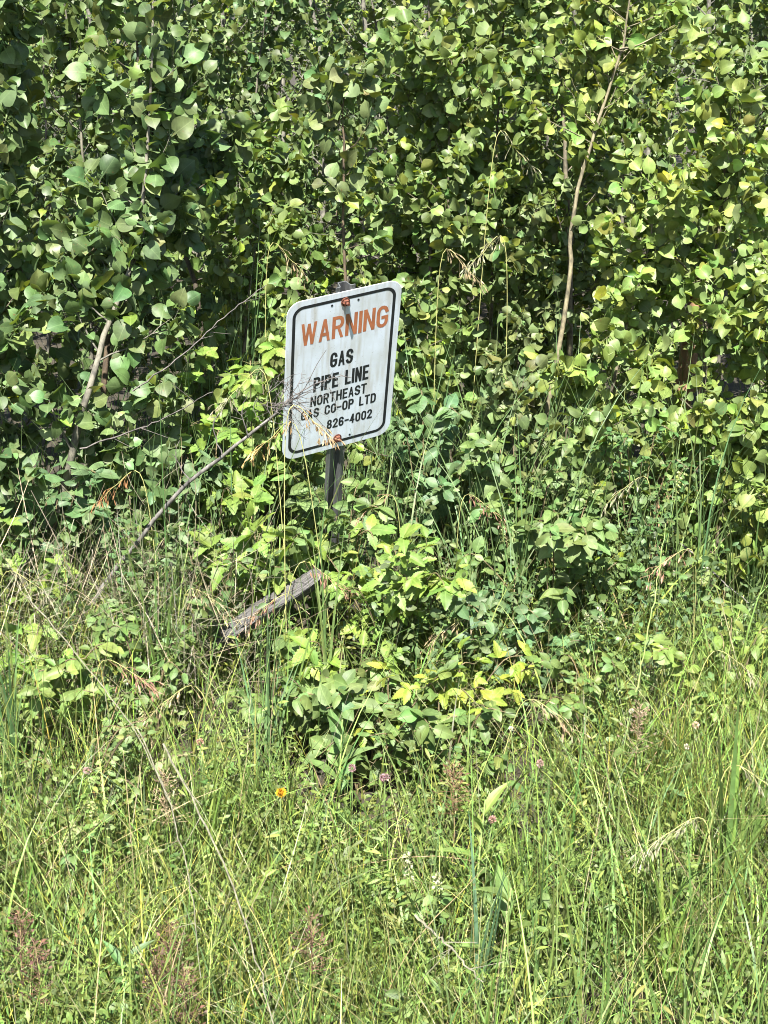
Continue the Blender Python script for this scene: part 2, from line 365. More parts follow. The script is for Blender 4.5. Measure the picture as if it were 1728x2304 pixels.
def lettering(name, text, u0, u1, vc, cap, stroke, mat, slant, gapr=.42, skew=0.):
    ch = cap * H; sw = stroke
    widths = [None if c == ' ' else GL[c][0] for c in text]
    # solve the cell width so that the line spans u0..u1
    tot = (u1 - u0) * W; n = len(text)
    cw_units = sum(.62 if x is None else x for x in widths); gaps = n - 1
    cw = (tot - sw - gaps * (sw * (1 + gapr))) / max(cw_units, .01)
    x = uvp(u0, 0)[0] + sw / 2; zc = uvp(0, vc)[1]; vs, fs = [], []; k = 0
    for c, wd in zip(text, widths):
        if wd is None: x += .62 * cw + sw * (1 + gapr); continue
        strokes = []
        for pl in GL[c][1]:
            pts = [(x + px * wd * cw, -ch / 2 + sw / 2 + pz * (ch - sw)) for px, pz in pl]
            pts = [p for i, p in enumerate(pts) if i == 0 or math.dist(p, pts[i - 1]) > 1e-5]
            cur = [pts[0]]
            for i in range(1, len(pts)):
                cur.append(pts[i])
                if i < len(pts) - 1:
                    d1 = (pts[i][0] - pts[i - 1][0], pts[i][1] - pts[i - 1][1]); d2 = (pts[i + 1][0] - pts[i][0], pts[i + 1][1] - pts[i][1])
                    ang = math.degrees(math.acos(max(-1, min(1, (d1[0] * d2[0] + d1[1] * d2[1]) / math.hypot(*d1) / math.hypot(*d2)))))
                    if ang > 42: strokes.append(cur); cur = [pts[i]]
            strokes.append(cur)
        for pts in strokes:
            if len(pts) == 2 and abs(pts[0][0] - pts[1][0]) > 1e-5 and abs(pts[0][1] - pts[1][1]) > .4 * ch:
                (xa, za), (xb, zb_) = sorted(pts, key=lambda p: p[1]); l = math.dist(pts[0], pts[1]); hw = sw / 2 * l / (zb_ - za) * .8
                za2 = za - sw / 2 if za < 0 else za; zb2 = zb_ + sw / 2 if zb_ > 0 else zb_; b0 = len(vs); yb = -.00135 - .00004 * (k % 7); k += 1
                vs += [(X_, yb, zc + Z_ + skew * X_) for X_, Z_ in ((xa - hw, za2), (xa + hw, za2), (xb + hw, zb2), (xb - hw, zb2))]; fs.append([b0, b0 + 1, b0 + 2, b0 + 3]); continue
            closed = math.dist(pts[0], pts[-1]) < 1e-4
            if closed: pts = pts[:-1]
            m = len(pts); yb = -.00135 - .00004 * (k % 7); k += 1; b0 = len(vs)
            for i in range(m):
                a = pts[(i - 1) % m] if (closed or i) else None; b = pts[i]; d = pts[(i + 1) % m] if (closed or i < m - 1) else None
                def un(p_, q_):
                    l = math.dist(p_, q_) or 1; return ((q_[0] - p_[0]) / l, (q_[1] - p_[1]) / l)
                if a is None: t1 = t2 = un(b, d)
                elif d is None: t1 = t2 = un(a, b)
                else: t1, t2 = un(a, b), un(b, d)
                mx_, mz_ = -(t1[1] + t2[1]), (t1[0] + t2[0]); l = math.hypot(mx_, mz_) or 1; mx_, mz_ = mx_ / l, mz_ / l
                cs = max(.42, mx_ * -t1[1] + mz_ * t1[0]); hw = sw / 2 / cs
                ex = ez = 0
                if a is None: ex, ez = -t1[0] * sw / 2, -t1[1] * sw / 2
                if d is None: ex, ez = t1[0] * sw / 2, t1[1] * sw / 2
                for s_ in (1, -1):
                    X_, Z_ = b[0] + s_ * mx_ * hw + ex, b[1] + s_ * mz_ * hw + ez
                    Z_ = max(-ch / 2, min(ch / 2, Z_))
                    vs.append((X_ + slant * Z_, yb, zc + Z_ + skew * X_))
            for i in range(m if closed else m - 1):
                j = (i + 1) % m; fs.append([b0 + 2 * i, b0 + 2 * i + 1, b0 + 2 * j + 1, b0 + 2 * j])
        x += wd * cw + sw * (1 + gapr)
    me = bpy.data.meshes.new(name); me.from_pydata(vs, [], fs); me.update()
    o = bpy.data.objects.new(name, me); sc.collection.objects.link(o); o.parent = root; me.materials.append(mat); return o
lettering('lettering', 'WARNING', .125, .895, .207, .135, .0092, M_ORANGE, .0, .42)['label'] = 'faded orange WARNING'
lettering('lettering', 'GAS', .395, .60, .408, .094, .0070, M_BLACK, .0, .3)['label'] = 'black GAS'
lettering('lettering', 'PIPE LINE', .255, .755, .54, .095, .0070, M_BLACK, .0, .3)['label'] = 'black PIPE LINE'
lettering('lettering', 'NORTHEAST', .235, .745, .645, .066, .0049, M_BLACK, .0, .42)['label'] = 'black NORTHEAST'
lettering('lettering', 'GAS CO-OP LTD', .155, .84, .724, .063, .0049, M_BLACK, .0, .42)['label'] = 'black GAS CO-OP LTD'
lettering('lettering', '826-4002', .395, .815, .827, .062, .0049, M_BLACK, .0, .42)['label'] = 'black telephone number 826-4002'

def bolt(v, tilt):
    x, z = uvp(.5, v); g = Geo()
    tube(g, [(x, -.0014, z), (x, -.0034, z)], .0115, 18)                     # washer
    tube(g, [(x, -.0034, z), (x, -.0105, z)], [.0085, .0082], 6)             # hex head
    tube(g, [(x, -.0105, z), (x + .0008, -.017, z + .0006)], [.0042, .004], 10)
    g.build('bolt', M_RUST, root, smooth=False)
bolt(.062, 0); bolt(.935, 0)
# u-channel post: section in XY swept along Z, with punched holes suggested by real recess discs
sec = [(-.031, .004), (-.021, .004), (-.0175, .006), (-.013, .024), (.013, .024), (.0175, .006), (.021, .004), (.031, .004),
       (.031, .0015), (.019, .0015), (.0155, .0035), (.011, .0212), (-.011, .0212), (-.0155, .0035), (-.019, .0015), (-.031, .0015)]
vs = []; nz = 10; zt, zb = H / 2 + .012, -.92
for k in range(nz):
    z = zt + (zb - zt) * k / (nz - 1)
    vs += [(x * .82 + .0008 * math.sin(z * 9), y, z) for x, y in sec]
ns = len(sec); fs = [[k * ns + i, k * ns + (i + 1) % ns, (k + 1) * ns + (i + 1) % ns, (k + 1) * ns + i] for k in range(nz - 1) for i in range(ns)]
for b in (0, (nz - 1) * ns):
    for i in range(7): fs.append([b + i, b + i + 1, b + 14 - i, b + 15 - i])
me = bpy.data.meshes.new('post'); me.from_pydata(vs, [], fs); me.update()
post = bpy.data.objects.new('post', me); sc.collection.objects.link(post); post.parent = root; me.materials.append(M_STEEL)
# ---------------------------------------------------------------- saplings
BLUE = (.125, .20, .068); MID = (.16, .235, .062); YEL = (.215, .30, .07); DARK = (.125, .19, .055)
def sapling(ctrl, r0, nb, blen, lsize, tint, label, group=None, seed=1, tlo=.12, lo=False, bark=(.38, .34, .26), oval=False, extra=(), density=2.25, face=(.1, -.5, .6), back=False):
    group = group or 'aspen saplings along the front of the thicket'; lsize *= .60 if not lo else .8
    rg = np.random.default_rng(seed); ctrl = [np.asarray(c, float) for c in ctrl]; base = ctrl[0].copy()
    t = empty('aspen_sapling', base, label, 'tree', group)
    stem = spline(ctrl, 26); stem += np.vstack([[0, 0, 0], np.cumsum(rg.normal(0, .0025, (25, 3)), 0)]) - 0
    gt, gl = Geo(), Geo(); q_ = np.linspace(0, 1, 26)
    tube(gt, stem, r0 * (1 - .82 * q_), 8, bark, .05, rg)
    sites = []
    def along(P, k0, step):
        seg = np.linalg.norm(np.diff(P, axis=0), axis=1); L_ = np.concatenate([[0], np.cumsum(seg)])
        d = np.arange(k0 * L_[-1], L_[-1], step); idx = np.clip(np.searchsorted(L_, d) - 1, 0, len(P) - 2)
        f = ((d - L_[idx]) / np.maximum(seg[idx], 1e-6))[:, None]
        Q = P[idx] * (1 - f) + P[idx + 1] * f; D = nrm(P[idx + 1] - P[idx])
        for a, b in zip(Q, D): sites.append((a, b))
        for _ in range(3): sites.append((P[-1], D[-1] if len(D) else nrm(P[-1] - P[-2])))
    step = .024 / density
    def branch(p0, d0, L_, r, depth, col):
        n = 7; P = [p0]; d = d0.copy()
        for _ in range(n - 1):
            d = nrm(d + rg.normal(0, .12, 3) + np.array([0, 0, .07])); P.append(P[-1] + d * L_ / (n - 1))
        P = np.array(P); tube(gt, P, np.linspace(r, r * .35, n), 5 if depth else 6, col)
        along(P, .22 if depth == 0 else .1, step)
        if depth == 0:
            for s_ in range(int(2 + L_ * 6)):
                i = rg.integers(1, n - 1); az = rg.uniform(0, 6.28)
                dd = nrm(nrm(P[i + 1] - P[i]) + .9 * nrm(rg.normal(0, 1, 3))); branch(P[i], dd, L_ * rg.uniform(.25, .5), r * .5, 1, col)
    bc = np.array(bark) * .75
    for i in range(nb):
        q0 = tlo + (1 - tlo) * (i + rg.uniform(0, 1)) / nb; k = min(q0 * 25, 24.99); ki = int(k); p = stem[ki] + (k - ki) * (stem[ki + 1] - stem[ki]) if ki < 25 else stem[25]
        az = i * 2.4 + rg.uniform(-.5, .5); el = rg.uniform(.2, 1.0)
        if back and math.sin(az) < .15: az = -az if math.sin(az) < -.15 else az + (.5 if math.cos(az) > 0 else -.5)
        branch(p, np.array([math.cos(az) * math.cos(el), math.sin(az) * math.cos(el), math.sin(el)]), blen * (1.15 - .6 * q0) * rg.uniform(.6, 1.2), max(.0016, r0 * .33 * (1 - .7 * q0)), 0, bc)
    along(stem[int(26 * max(tlo, .6)):], 0, step)
    for P, r in extra:
        P = spline(P, 14); tube(gt, P, np.linspace(r, r * .3, 14), 6, bark); along(P, .3, step)
    A = np.array([s_[0] for s_ in sites]); D = np.array([s_[1] for s_ in sites]); n = len(A)
    sz = lsize * np.clip(np.exp(rg.normal(-.04, .30, n)), .4, 1.4)
    Y = nrm(nrm(rg.normal(0, 1, (n, 3))) + .5 * D + np.array([0, 0, -.45])); N = nrm(nrm(rg.normal(0, 1, (n, 3))) * 1.05 + np.array(face))
    fl = rg.random(n) < .15; N[fl] *= -1
    TT = tints(tint, n, rg); yl = rg.random(n) < .03; TT[yl] = TT[yl] * np.array([1.7, 1.5, .7])
    T_ = (T_OVLO if lo else T_OVAL) if oval else (T_ASPLO if lo else T_ASPEN)
    put_leaves(gl, T_, A + Y * sz[:, None] * (.12 if oval else .5), Y, N, sz, TT, rg)
    gt.build('trunk', M_BARK, t, base); c = gl.build('crown', M_LEAF, t, base)
    return t, n

def G(x, y, dz=-.03): return np.array([x, y, float(gz(x, y)) + dz])
NL = 0
def sap(*a, **k):
    global NL; t, n = sapling(*a, **k); NL += n; return t
GREY = (.36, .35, .31)
# left front, large blue-green leaves
sap([G(-.90, -.62), at(112, 1240, -.62), at(155, 1060, -.64), at(205, 890, -.66), at(245, 740, -.6), at(310, 560, -.55), at(340, 250, -.5), at(350, -150, -.45)], .0135, 24, .34, .062, BLUE,
    'aspen sapling with crooked bare grey lower trunk at the left edge', seed=11, tlo=.5, bark=GREY, back=True, extra=[([at(160, 1010, -.64), at(125, 940, -.66), at(110, 900, -.66)], .004)])
sap([G(-1.18, -.4), (-1.12, -.38, .6), (-1.05, -.33, 1.2), (-.98, -.3, 2.0)], .011, 30, .36, .068, BLUE, 'aspen sapling with the biggest rounded blue-green leaves, cut off by the left edge', seed=12, tlo=.2)
sap([G(-.86, -.1), (-.82, -.05, .7), at(340, 480, -.1), at(460, 400, -.1)], .011, 24, .30, .060, BLUE, 'sapling with an arching reddish branch left of the warning sign', seed=13, tlo=.3, bark=(.27, .2, .14),
    extra=[([at(160, 610, -.3), at(240, 540, -.35), at(360, 485, -.38), at(480, 400, -.36)], .006)])
sap([G(-.60, .5), (-.60, .5, .7), at(325, 300, .5), at(328, -200, .5)], .011, 20, .26, .054, MID, 'upright sapling with dark stem near the upper left corner', seed=14, tlo=.35, bark=(.2, .17, .13), density=1.35)
sap([G(-.17, .0), at(775, 900, -.05), at(765, 400, -.05), at(758, 170, -.05)], .008, 13, .17, .058, (.16, .23, .085), 'slender sapling with yellow-green top leaves rising just behind the warning sign', seed=15, tlo=.55, bark=(.25, .19, .13), density=1.2)
# right side
sap([G(.40, -.12), at(1272, 700, -.12), at(1290, 500, -.12), at(1335, 300, -.1), at(1385, 140, -.1), at(1408, 0, -.1), at(1412, -400, -.1)], .0078, 34, .3, .046, YEL,
    'tall sapling with a smooth pale cream trunk leaning right near the upper right', seed=16, tlo=.4, bark=(.52, .47, .33), back=True, density=1.35, extra=[([at(1395, 110, -.1), at(1440, 100, -.12), at(1530, 50, -.15)], .004)])
sap([G(.22, .3), (.22, .3, .7), (.2, .3, 1.1), (.2, .3, 1.5)], .009, 26, .30, .05, MID, 'dense sapling with mid green leaves just right of the warning sign', seed=17)
sap([G(.62, -.22), (.64, -.2, .5), (.70, -.2, .85), (.74, -.2, 1.15)], .008, 26, .26, .052, YEL, 'low sapling with bright lime leaves in the middle of the right side', seed=18)
sap([G(.92, -.12), (.92, -.12, .6), (.94, -.12, 1.0), (.96, -.1, 1.35)], .010, 26, .32, .054, YEL, 'sapling with cupped yellow-green leaves beside the brown stump post', seed=19)
sap([G(1.15, -.35), (1.12, -.35, .5), (1.08, -.35, .95)], .009, 24, .26, .052, YEL, 'yellow-green sapling cut off by the right edge', seed=20)
sap([G(.08, -.15), (.1, -.15, .5), (.12, -.12, .8)], .007, 18, .22, .048, MID, 'short dark green sapling touching the right edge of the warning sign', seed=21)
sap([G(.33, -.42), (.34, -.42, .35), (.35, -.42, .6)], .006, 15, .20, .048, (.15, .2, .075), 'short bushy sapling with rounded leaves below and right of the sign', seed=22)
sap([G(-.42, .1), (-.42, .1, .5), (-.4, .1, .8), (-.36, .1, 1.0)], .008, 18, .24, .048, MID, 'young sapling left of the sign among tall grass', seed=23)
sap([G(.62, .5), (.6, .5, .8), (.55, .55, 1.4), (.52, .55, 2.0)], .012, 28, .32, .048, MID, 'leafy sapling directly behind the pale cream trunk', seed=24)
sap([G(1.3, .4), (1.3, .4, .8), (1.25, .4, 1.3), (1.25, .4, 1.9)], .011, 26, .34, .05, MID, 'leafy sapling behind the right edge saplings', seed=25)
sap([G(.42, .3), (.42, .3, .5), (.40, .3, .95)], .008, 24, .28, .048, (.16, .22, .075), 'short spreading sapling in the centre right of the thicket', seed=26)
sap([G(.9, -.55), (.92, -.55, .3), (.93, -.53, .62)], .006, 16, .24, .05, YEL, 'knee high lime sapling in front of the right side thicket', seed=27)
sap([G(.60, -.55), (.6, -.55, .3), (.58, -.53, .55)], .006, 14, .22, .048, MID, 'low dark sapling between the fanning grass and the lime leaves', seed=28)
sap([G(1.08, -.75), (1.08, -.75, .25), (1.05, -.75, .5)], .006, 14, .22, .048, YEL, 'lowest lime sapling at the right edge', seed=29)
sap([G(-.68, -.6), (-.68, -.6, .3), (-.66, -.6, .62)], .006, 14, .22, .055, BLUE, 'low blue-green sapling in the shade right of the crooked grey trunk', seed=30)
sap([G(-1.05, -.75), (-1.04, -.75, .3), (-1.02, -.75, .68)], .006, 14, .22, .06, BLUE, 'low blue-green sapling at the left edge below the biggest leaves', seed=31)
sap([G(-.35, -.35), (-.35, -.35, .3), (-.34, -.35, .7)], .006, 14, .22, .05, MID, 'low sapling directly left of the sign behind the raspberry canes', seed=32)
sap([G(.14, .45), (.14, .45, .7), (.13, .42, 1.2), (.12, .42, 1.9)], .009, 26, .3, .05, (.18, .26, .07), 'bright leaved sapling above the right shoulder of the warning sign', seed=33, tlo=.4)
sap([G(.36, .6), (.36, .6, .7), (.37, .6, 1.2), (.38, .6, 2.0)], .009, 28, .32, .048, MID, 'tall sapling left of the pale cream trunk', seed=34, tlo=.3)
# middle and far rows of the thicket
grp = 'small saplings crowding the thicket behind the sign'
rgm = np.random.default_rng(5); xs = [(-1.45, .9), (-1.05, .75), (-.5, 1.7), (.0, 2.0), (.45, 1.2), (.85, 1.0), (1.25, 1.1), (-.75, 1.6), (-.2, 1.9), (.25, 1.9), (.65, 1.8), (1.1, 1.8), (1.6, 1.6), (-1.4, 1.7), (.15, .9), (-.35, .7), (.55, .8)]
for i, (x, y) in enumerate(xs):
    hgt = rgm.uniform(1.5, 2.2) if i < 14 else 1.1
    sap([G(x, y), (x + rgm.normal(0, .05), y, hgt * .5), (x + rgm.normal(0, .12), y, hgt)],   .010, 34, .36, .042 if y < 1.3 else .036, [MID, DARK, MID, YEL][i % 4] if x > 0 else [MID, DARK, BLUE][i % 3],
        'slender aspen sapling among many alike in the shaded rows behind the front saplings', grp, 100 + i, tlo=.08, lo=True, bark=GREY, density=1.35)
grp2 = 'distant thin trees at the back of the thicket'
for i in range(26):
    x = -2.2 + 4.4 * ((i * .618) % 1); y = 2.4 + 2.6 * i / 26; hgt = rgm.uniform(2.0, 3.0)
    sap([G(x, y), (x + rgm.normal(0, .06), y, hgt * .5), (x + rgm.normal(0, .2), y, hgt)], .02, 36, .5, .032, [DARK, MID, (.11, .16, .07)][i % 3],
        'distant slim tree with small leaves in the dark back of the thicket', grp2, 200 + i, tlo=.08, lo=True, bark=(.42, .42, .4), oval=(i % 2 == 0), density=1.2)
# farthest wood, reads as one mass
rg = np.random.default_rng(77); g = Geo(); n = 42000
ce = np.stack([rg.uniform(-6, 6, 700), rg.uniform(5.2, 10, 700), rg.uniform(.05, 3.6, 700)], 1)
P = ce[rg.integers(0, 700, n)] + rg.normal(0, .2, (n, 3)); P[:, 2] = np.abs(P[:, 2])
Y = nrm(rg.normal(0, 1, (n, 3)) + [0, 0, -.5]); N = nrm(rg.normal(0, .7, (n, 3)) + [0, -.5, .5])
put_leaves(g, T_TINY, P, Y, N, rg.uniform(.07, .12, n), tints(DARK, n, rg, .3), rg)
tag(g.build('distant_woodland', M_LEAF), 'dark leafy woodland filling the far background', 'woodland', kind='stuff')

# ---------------------------------------------------------------- brown stump post among the right leaves
g = Geo(); a = at(1535, 900, .02); b = at(1578, 600, .02)
P = spline([G(a[0] - .06, .02), a, (a + b) / 2, b], 16); tube(g, P, np.linspace(.032, .024, 16) , 9, (1, 1, 1), .08)
M_POSTW = bark_mat('red_brown_wood', (.14, .08, .045), (.36, .21, .12), 24, .8, (1, 1, .08), .8)
o = g.build('wooden_post', M_POSTW, None, P[0], smooth=False)
tag(o, 'broken reddish brown wooden post half hidden in the right side leaves', 'post')
# leaning grey log at the foot of the sign
g = Geo(); p0, p1 = at(488, 1448, -1.06), at(725, 1285, -.92)
P = spline([p0, p0 * .6 + p1 * .4 + [0, 0, .006], p0 * .25 + p1 * .75 - [0, 0, .004], p1], 22)
prof = np.array([1.0, .8, 1.02, .88, .62, .9, .7, 1.05, .82, .96, .66, .9, .78])
tube(g, P, np.interp(np.linspace(0, 1, 22), [0, .08, .5, .93, 1], [.006, .024, .027, .023, .006]), 13, (1, 1, 1), .035, prof=prof)
M_LOG = bark_mat('weathered_grey_wood', (.02, .019, .018), (.12, .115, .11), 9, .85, (5, 2.2, 1), 1.2, coord='UV')
tag(g.build('fallen_log', M_LOG, None, P[0]), 'weathered grey log lying slanted in the weeds below the warning sign', 'log')

# dead branch crossing the lower left of the sign
rg = np.random.default_rng(31); t = empty('dead_branch', at(180, 1400, -.9), 'long bare grey dead branch whose twigs cross the lower left of the sign', 'branch')
g = Geo(); main = spline([at(180, 1400, -.86), at(285, 1250, -.9), at(400, 1110, -.94), at(520, 1010, -.98), at(620, 930, -1.0), at(660, 890, -1.0)], 30)
main += rg.normal(0, .0018, main.shape); tube(g, main, np.linspace(.0075, .0018, 30), 7, (1, 1, 1), .1)
g.build('branch', M_DEAD, t, at(180, 1400, -.9))
for pl, r in (([(640, 915), (680, 880), (735, 785)], .0016), ([(650, 900), (672, 862), (680, 838)], .0011), ([(655, 895), (700, 868), (760, 848), (790, 850)], .0016), ([(672, 862), (700, 858), (694, 848)], .001),
              ([(645, 905), (700, 905), (745, 880)], .001), ([(640, 915), (690, 925), (730, 960), (745, 985)], .0012), ([(620, 930), (640, 880), (655, 845)], .0013), ([(600, 945), (650, 960), (690, 990)], .0011),
              ([(560, 985), (545, 930), (560, 880)], .0016), ([(500, 1025), (480, 960), (500, 920)], .0018), ([(430, 1085), (400, 1040), (395, 1000)], .0018), ([(740, 875), (755, 905), (750, 925)], .0008), ([(655, 895), (640, 860), (632, 850)], .0009),
  ([(630, 920), (690, 880), (720, 870), (745, 842)], .0012), ([(640, 910), (620, 870), (640, 830)], .001), ([(610, 940), (600, 900), (615, 860)], .001), ([(650, 900), (690, 945), (700, 975)], .0009), ([(640, 920), (660, 950), (655, 990)], .0009), ([(590, 950), (570, 920), (580, 890)], .001), ([(640, 905), (610, 915), (585, 905)], .0009)):
    g = Geo(); P = spline([at(x, y, -1.02 + .012 * i) for i, (x, y) in enumerate(pl)], 12) + rg.normal(0, .0012, (12, 3))
    tube(g, P, np.linspace(r, r * .4, 12), 5)
    for _ in range(5):
        i = rg.integers(2, 11); e = P[i] + rg.normal(0, .012, 3); tube(g, [P[i], e], [r * .45, r * .25], 4)
    g.build('twig', M_TWIG, t, at(180, 1400, -.9))
for k in range(20):
    a0 = np.array([rg.uniform(600, 665), rg.uniform(880, 930)]); ang = rg.uniform(-1.1, 1.2); ln = rg.uniform(35, 100); g = Geo()
    mid_ = a0 + ln * .5 * np.array([math.cos(ang), -math.sin(ang)]) + rg.normal(0, 6, 2); end = a0 + ln * np.array([math.cos(ang), -math.sin(ang)])
    Yk = -1.0 - rg.uniform(0, .06); P = spline([at(*a0, Yk), at(*mid_, Yk + rg.normal(0, .012)), at(*end, Yk + rg.normal(0, .02))], 9) + rg.normal(0, .001, (9, 3))
    tube(g, P, np.linspace(.0009, .0004, 9), 4)
    for _ in range(3):
        i = rg.integers(2, 8); tube(g, [P[i], P[i] + rg.normal(0, .011, 3)], [.0004, .0003], 3)
    g.build('twig', M_TWIG, t, at(180, 1400, -.9))
def stick(pts, r, label, seed, mat=None):
    pts = [(p[0], p[1], yz(p[1], .3) if p[1] > 1450 else p[2]) for p in pts]
    rg = np.random.default_rng(seed); P = spline([at(*p) for p in pts], 24) + rg.normal(0, .0015, (24, 3)); g = Geo()
    tube(g, P, np.linspace(r, r * .45, 24), 6, (1, 1, 1), .08, rg)
    for _ in range(4):
        i = rg.integers(4, 20); d = nrm(P[i + 1] - P[i] + rg.normal(0, .5, 3) * .03); tube(g, [P[i], P[i] + d * rg.uniform(.03, .09)], [r * .4, r * .2], 4)
    tag(g.build('dead_stick', mat or M_DEAD, None, P[0]), label, 'stick', 'loose bare stems')
M_PALE = bark_mat('bleached_straw_stem', (.08, .075, .05), (.19, .18, .12), 50, .7)
stick([(300, 880, -.8), (420, 790, -.8), (520, 700, -.78), (600, 640, -.75)], .0022, 'thin dark twig slanting up left of the sign', 41, M_TWIG)
stick([(180, 1010, -.8), (350, 950, -.84), (480, 880, -.86)], .0024, 'thin bare twig branching right from the crooked grey trunk', 42, M_TWIG)
stick([(60, 1340, -1.2), (180, 1480, -1.3), (300, 1640, -1.35), (380, 1800, -1.45)], .0018, 'pale straw stem slanting down across the lower left weeds', 43, M_PALE)
stick([(365, 1675, -1.7), (450, 1830, -1.8), (540, 2040, -1.9), (620, 2310, -2.0)], .0022, 'long bleached stem leaning across the foreground left of centre', 44, M_PALE)
stick([(310, 1640, -1.6), (380, 1800, -1.7), (430, 2010, -1.8), (450, 2200, -1.9)], .0015, 'thin white stem left of the long bleached foreground stem', 45, M_PALE)
stick([(935, 2060, -2.0), (1010, 2130, -2.05), (1085, 2210, -2.1)], .0022, 'short pale broken stalk at the bottom centre', 46, M_PALE)
stick([(1520, 1210, -.7), (1640, 1320, -.8), (1728, 1390, -.85)], .0022, 'thin grey twig slanting down at the right edge', 47)
stick([(1430, 1560, -1.5), (1465, 1380, -1.4), (1500, 1180, -1.3)], .0018, 'upright yellow-green stalk standing in the right weeds', 48, bark_mat('green_stalk', (.1, .15, .035), (.2, .25, .07), 40, .6))

# ---------------------------------------------------------------- bushes in the middle
def bush(name, cat, base, height, nstem, spread, T, lsize, tint, label, seed, group='snowberry shrubs along the thicket edge', tri=False, step=.035, mat=None, trans=None):
    rg = np.random.default_rng(seed); base = np.asarray(base, float); t = empty(name, base, label, cat, group); gs, gl = Geo(), Geo()
    A, Y, N, Sz = [], [], [], []
    for s_ in range(nstem):
        az = rg.uniform(0, 6.28); sp = spread * rg.uniform(.2, 1); h = height * rg.uniform(.6, 1.05)
        top = base + [math.cos(az) * sp, math.sin(az) * sp, h]; mid_ = (base + top) / 2 + [0, 0, h * .12]
        P = spline([base + rg.normal(0, .012, 3) * [1, 1, 0], mid_, top, top + [math.cos(az) * .05, math.sin(az) * .05, rg.uniform(-.02, .02)]], 14)
        tube(gs, P, np.linspace(.0025, .001, 14), 5, (.35, .28, .16))
        L_ = h + sp; k = int(L_ / step)
        for j in range(k):
            q_ = .25 + .75 * (j + rg.random()) / k; i = min(int(q_ * 13), 12); p = P[i] + (q_ * 13 - i) * (P[i + 1] - P[i])
            d = nrm(rg.normal(0, 1, 3) * [1, 1, .4] + [0, 0, .15])
            pet = rg.uniform(.02, .05) if tri else .006
            e = p + d * pet; tube(gs, [p, e], [.0009, .0007], 3, (.3, .32, .12))
            nn = nrm(rg.normal(0, .35, 3) + [0, -.35, .8]); s0 = lsize * rg.uniform(.65, 1.2)
            if tri:
                sd = nrm(np.cross(d, nn))
                for dd, sc2 in ((d + [0, 0, -.2], 1.), (d * .35 + sd, .8), (d * .35 - sd, .8)):
                    A.append(e); Y.append(dd); N.append(nn + rg.normal(0, .12, 3)); Sz.append(s0 * sc2)
            else:
                for sgn in (1, -1):
                    A.append(p + d * sgn * pet); Y.append(d * sgn + [0, 0, -.1]); N.append(nn); Sz.append(s0 * rg.uniform(.8, 1.1))
    put_leaves(gl, T, A, np.array(Y), np.array(N), np.array(Sz), tints(tint, len(A), rg, .16, .1), rg)
    gs.build('stem', M_BARK, t, base); gl.build('foliage', mat or M_BUSH, t, base); return t
LIME = (.21, .33, .06); GOLD = (.30, .39, .055)
def fl(px, py, Y, h):  # base on the ground below a picture point whose height above ground is h
    p = at(px, py, Y); return G(p[0], Y, -.01)
rb = 'raspberry_bush'; RG = 'raspberry bushes around the sign'
bush(rb, 'bush', fl(600, 1150, -.85, 0), .40, 5, .16, T_RASP, .064, LIME, 'bright lime raspberry bush with toothed leaves left of the sign post base', 301, RG, tri=True, step=.05)
bush(rb, 'bush', fl(880, 1250, -.92, 0), .40, 11, .18, T_RASP, .052, LIME, 'large bright lime raspberry bush just right of the sign post', 302, RG, tri=True, step=.05)
bush(rb, 'bush', fl(470, 1060, -.6, 0), .55, 4, .14, T_RASP, .055, (.19, .3, .055), 'lime raspberry canes behind the dead branch, left of the sign', 303, RG, tri=True, step=.06)
bush(rb, 'bush', fl(560, 920, -.4, 0), .70, 5, .15, T_RASP, .052, LIME, 'tall lime raspberry canes touching the left edge of the sign', 304, RG, tri=True, step=.075)
bush(rb, 'bush', fl(400, 760, -.3, 0), .78, 4, .12, T_RASP, .05, LIME, 'highest raspberry canes, glowing lime left of the sign', 305, RG, tri=True, step=.085)
bush(rb, 'bush', fl(45, 1240, -.9, 0), .40, 4, .1, T_RASP, .055, LIME, 'raspberry bush at the left edge below the crooked grey trunk', 306, RG, tri=True, step=.06)
bush(rb, 'bush', fl(745, 1440, -1.12, 0), .2, 4, .1, T_RASP, .055, LIME, 'low raspberry bush with lime leaves in front of the grey log', 307, RG, tri=True, step=.055)
bush(rb, 'bush', fl(1010, 1600, -1.28, 0), .25, 9, .17, T_RASP, .04, GOLD, 'yellowing raspberry bush with golden leaves at the centre of the picture', 308, RG, tri=True, step=.06)
bush(rb, 'bush', fl(870, 1640, -1.35, 0), .2, 6, .12, T_RASP, .04, GOLD, 'low golden yellow raspberry bush left of the other yellowing one', 309, RG, tri=True, step=.06)
bush(rb, 'bush', fl(60, 1390, -1.25, 0), .26, 3, .1, T_RASP, .055, LIME, 'small raspberry bush in the left edge weeds', 310, RG, tri=True, step=.06)
sn = 'snowberry_shrub'; SG = (.16, .25, .075); SB = (.12, .21, .085)
bush(sn, 'shrub', fl(760, 1180, -.78, 0), .48, 10, .16, T_OVAL, .042, SG, 'snowberry shrub with oval leaves around the foot of the sign post', 321)
bush(sn, 'shrub', fl(960, 1100, -.5, 0), .62, 12, .2, T_OVAL, .045, SB, 'tall dark snowberry shrub right of the sign post', 322)
bush(sn, 'shrub', fl(1180, 1200, -.62, 0), .55, 11, .2, T_OVAL, .042, SG, 'snowberry shrub with light oval leaves right of centre', 323)
bush(sn, 'shrub', fl(1250, 1340, -.85, 0), .44, 12, .2, T_OVAL, .042, SG, 'snowberry shrub at mid right in front of the taller ones', 324)
bush(sn, 'shrub', fl(1150, 1480, -1.05, 0), .3, 9, .18, T_OVAL, .04, SB, 'low snowberry shrub just above the yellowing raspberry bush', 325)
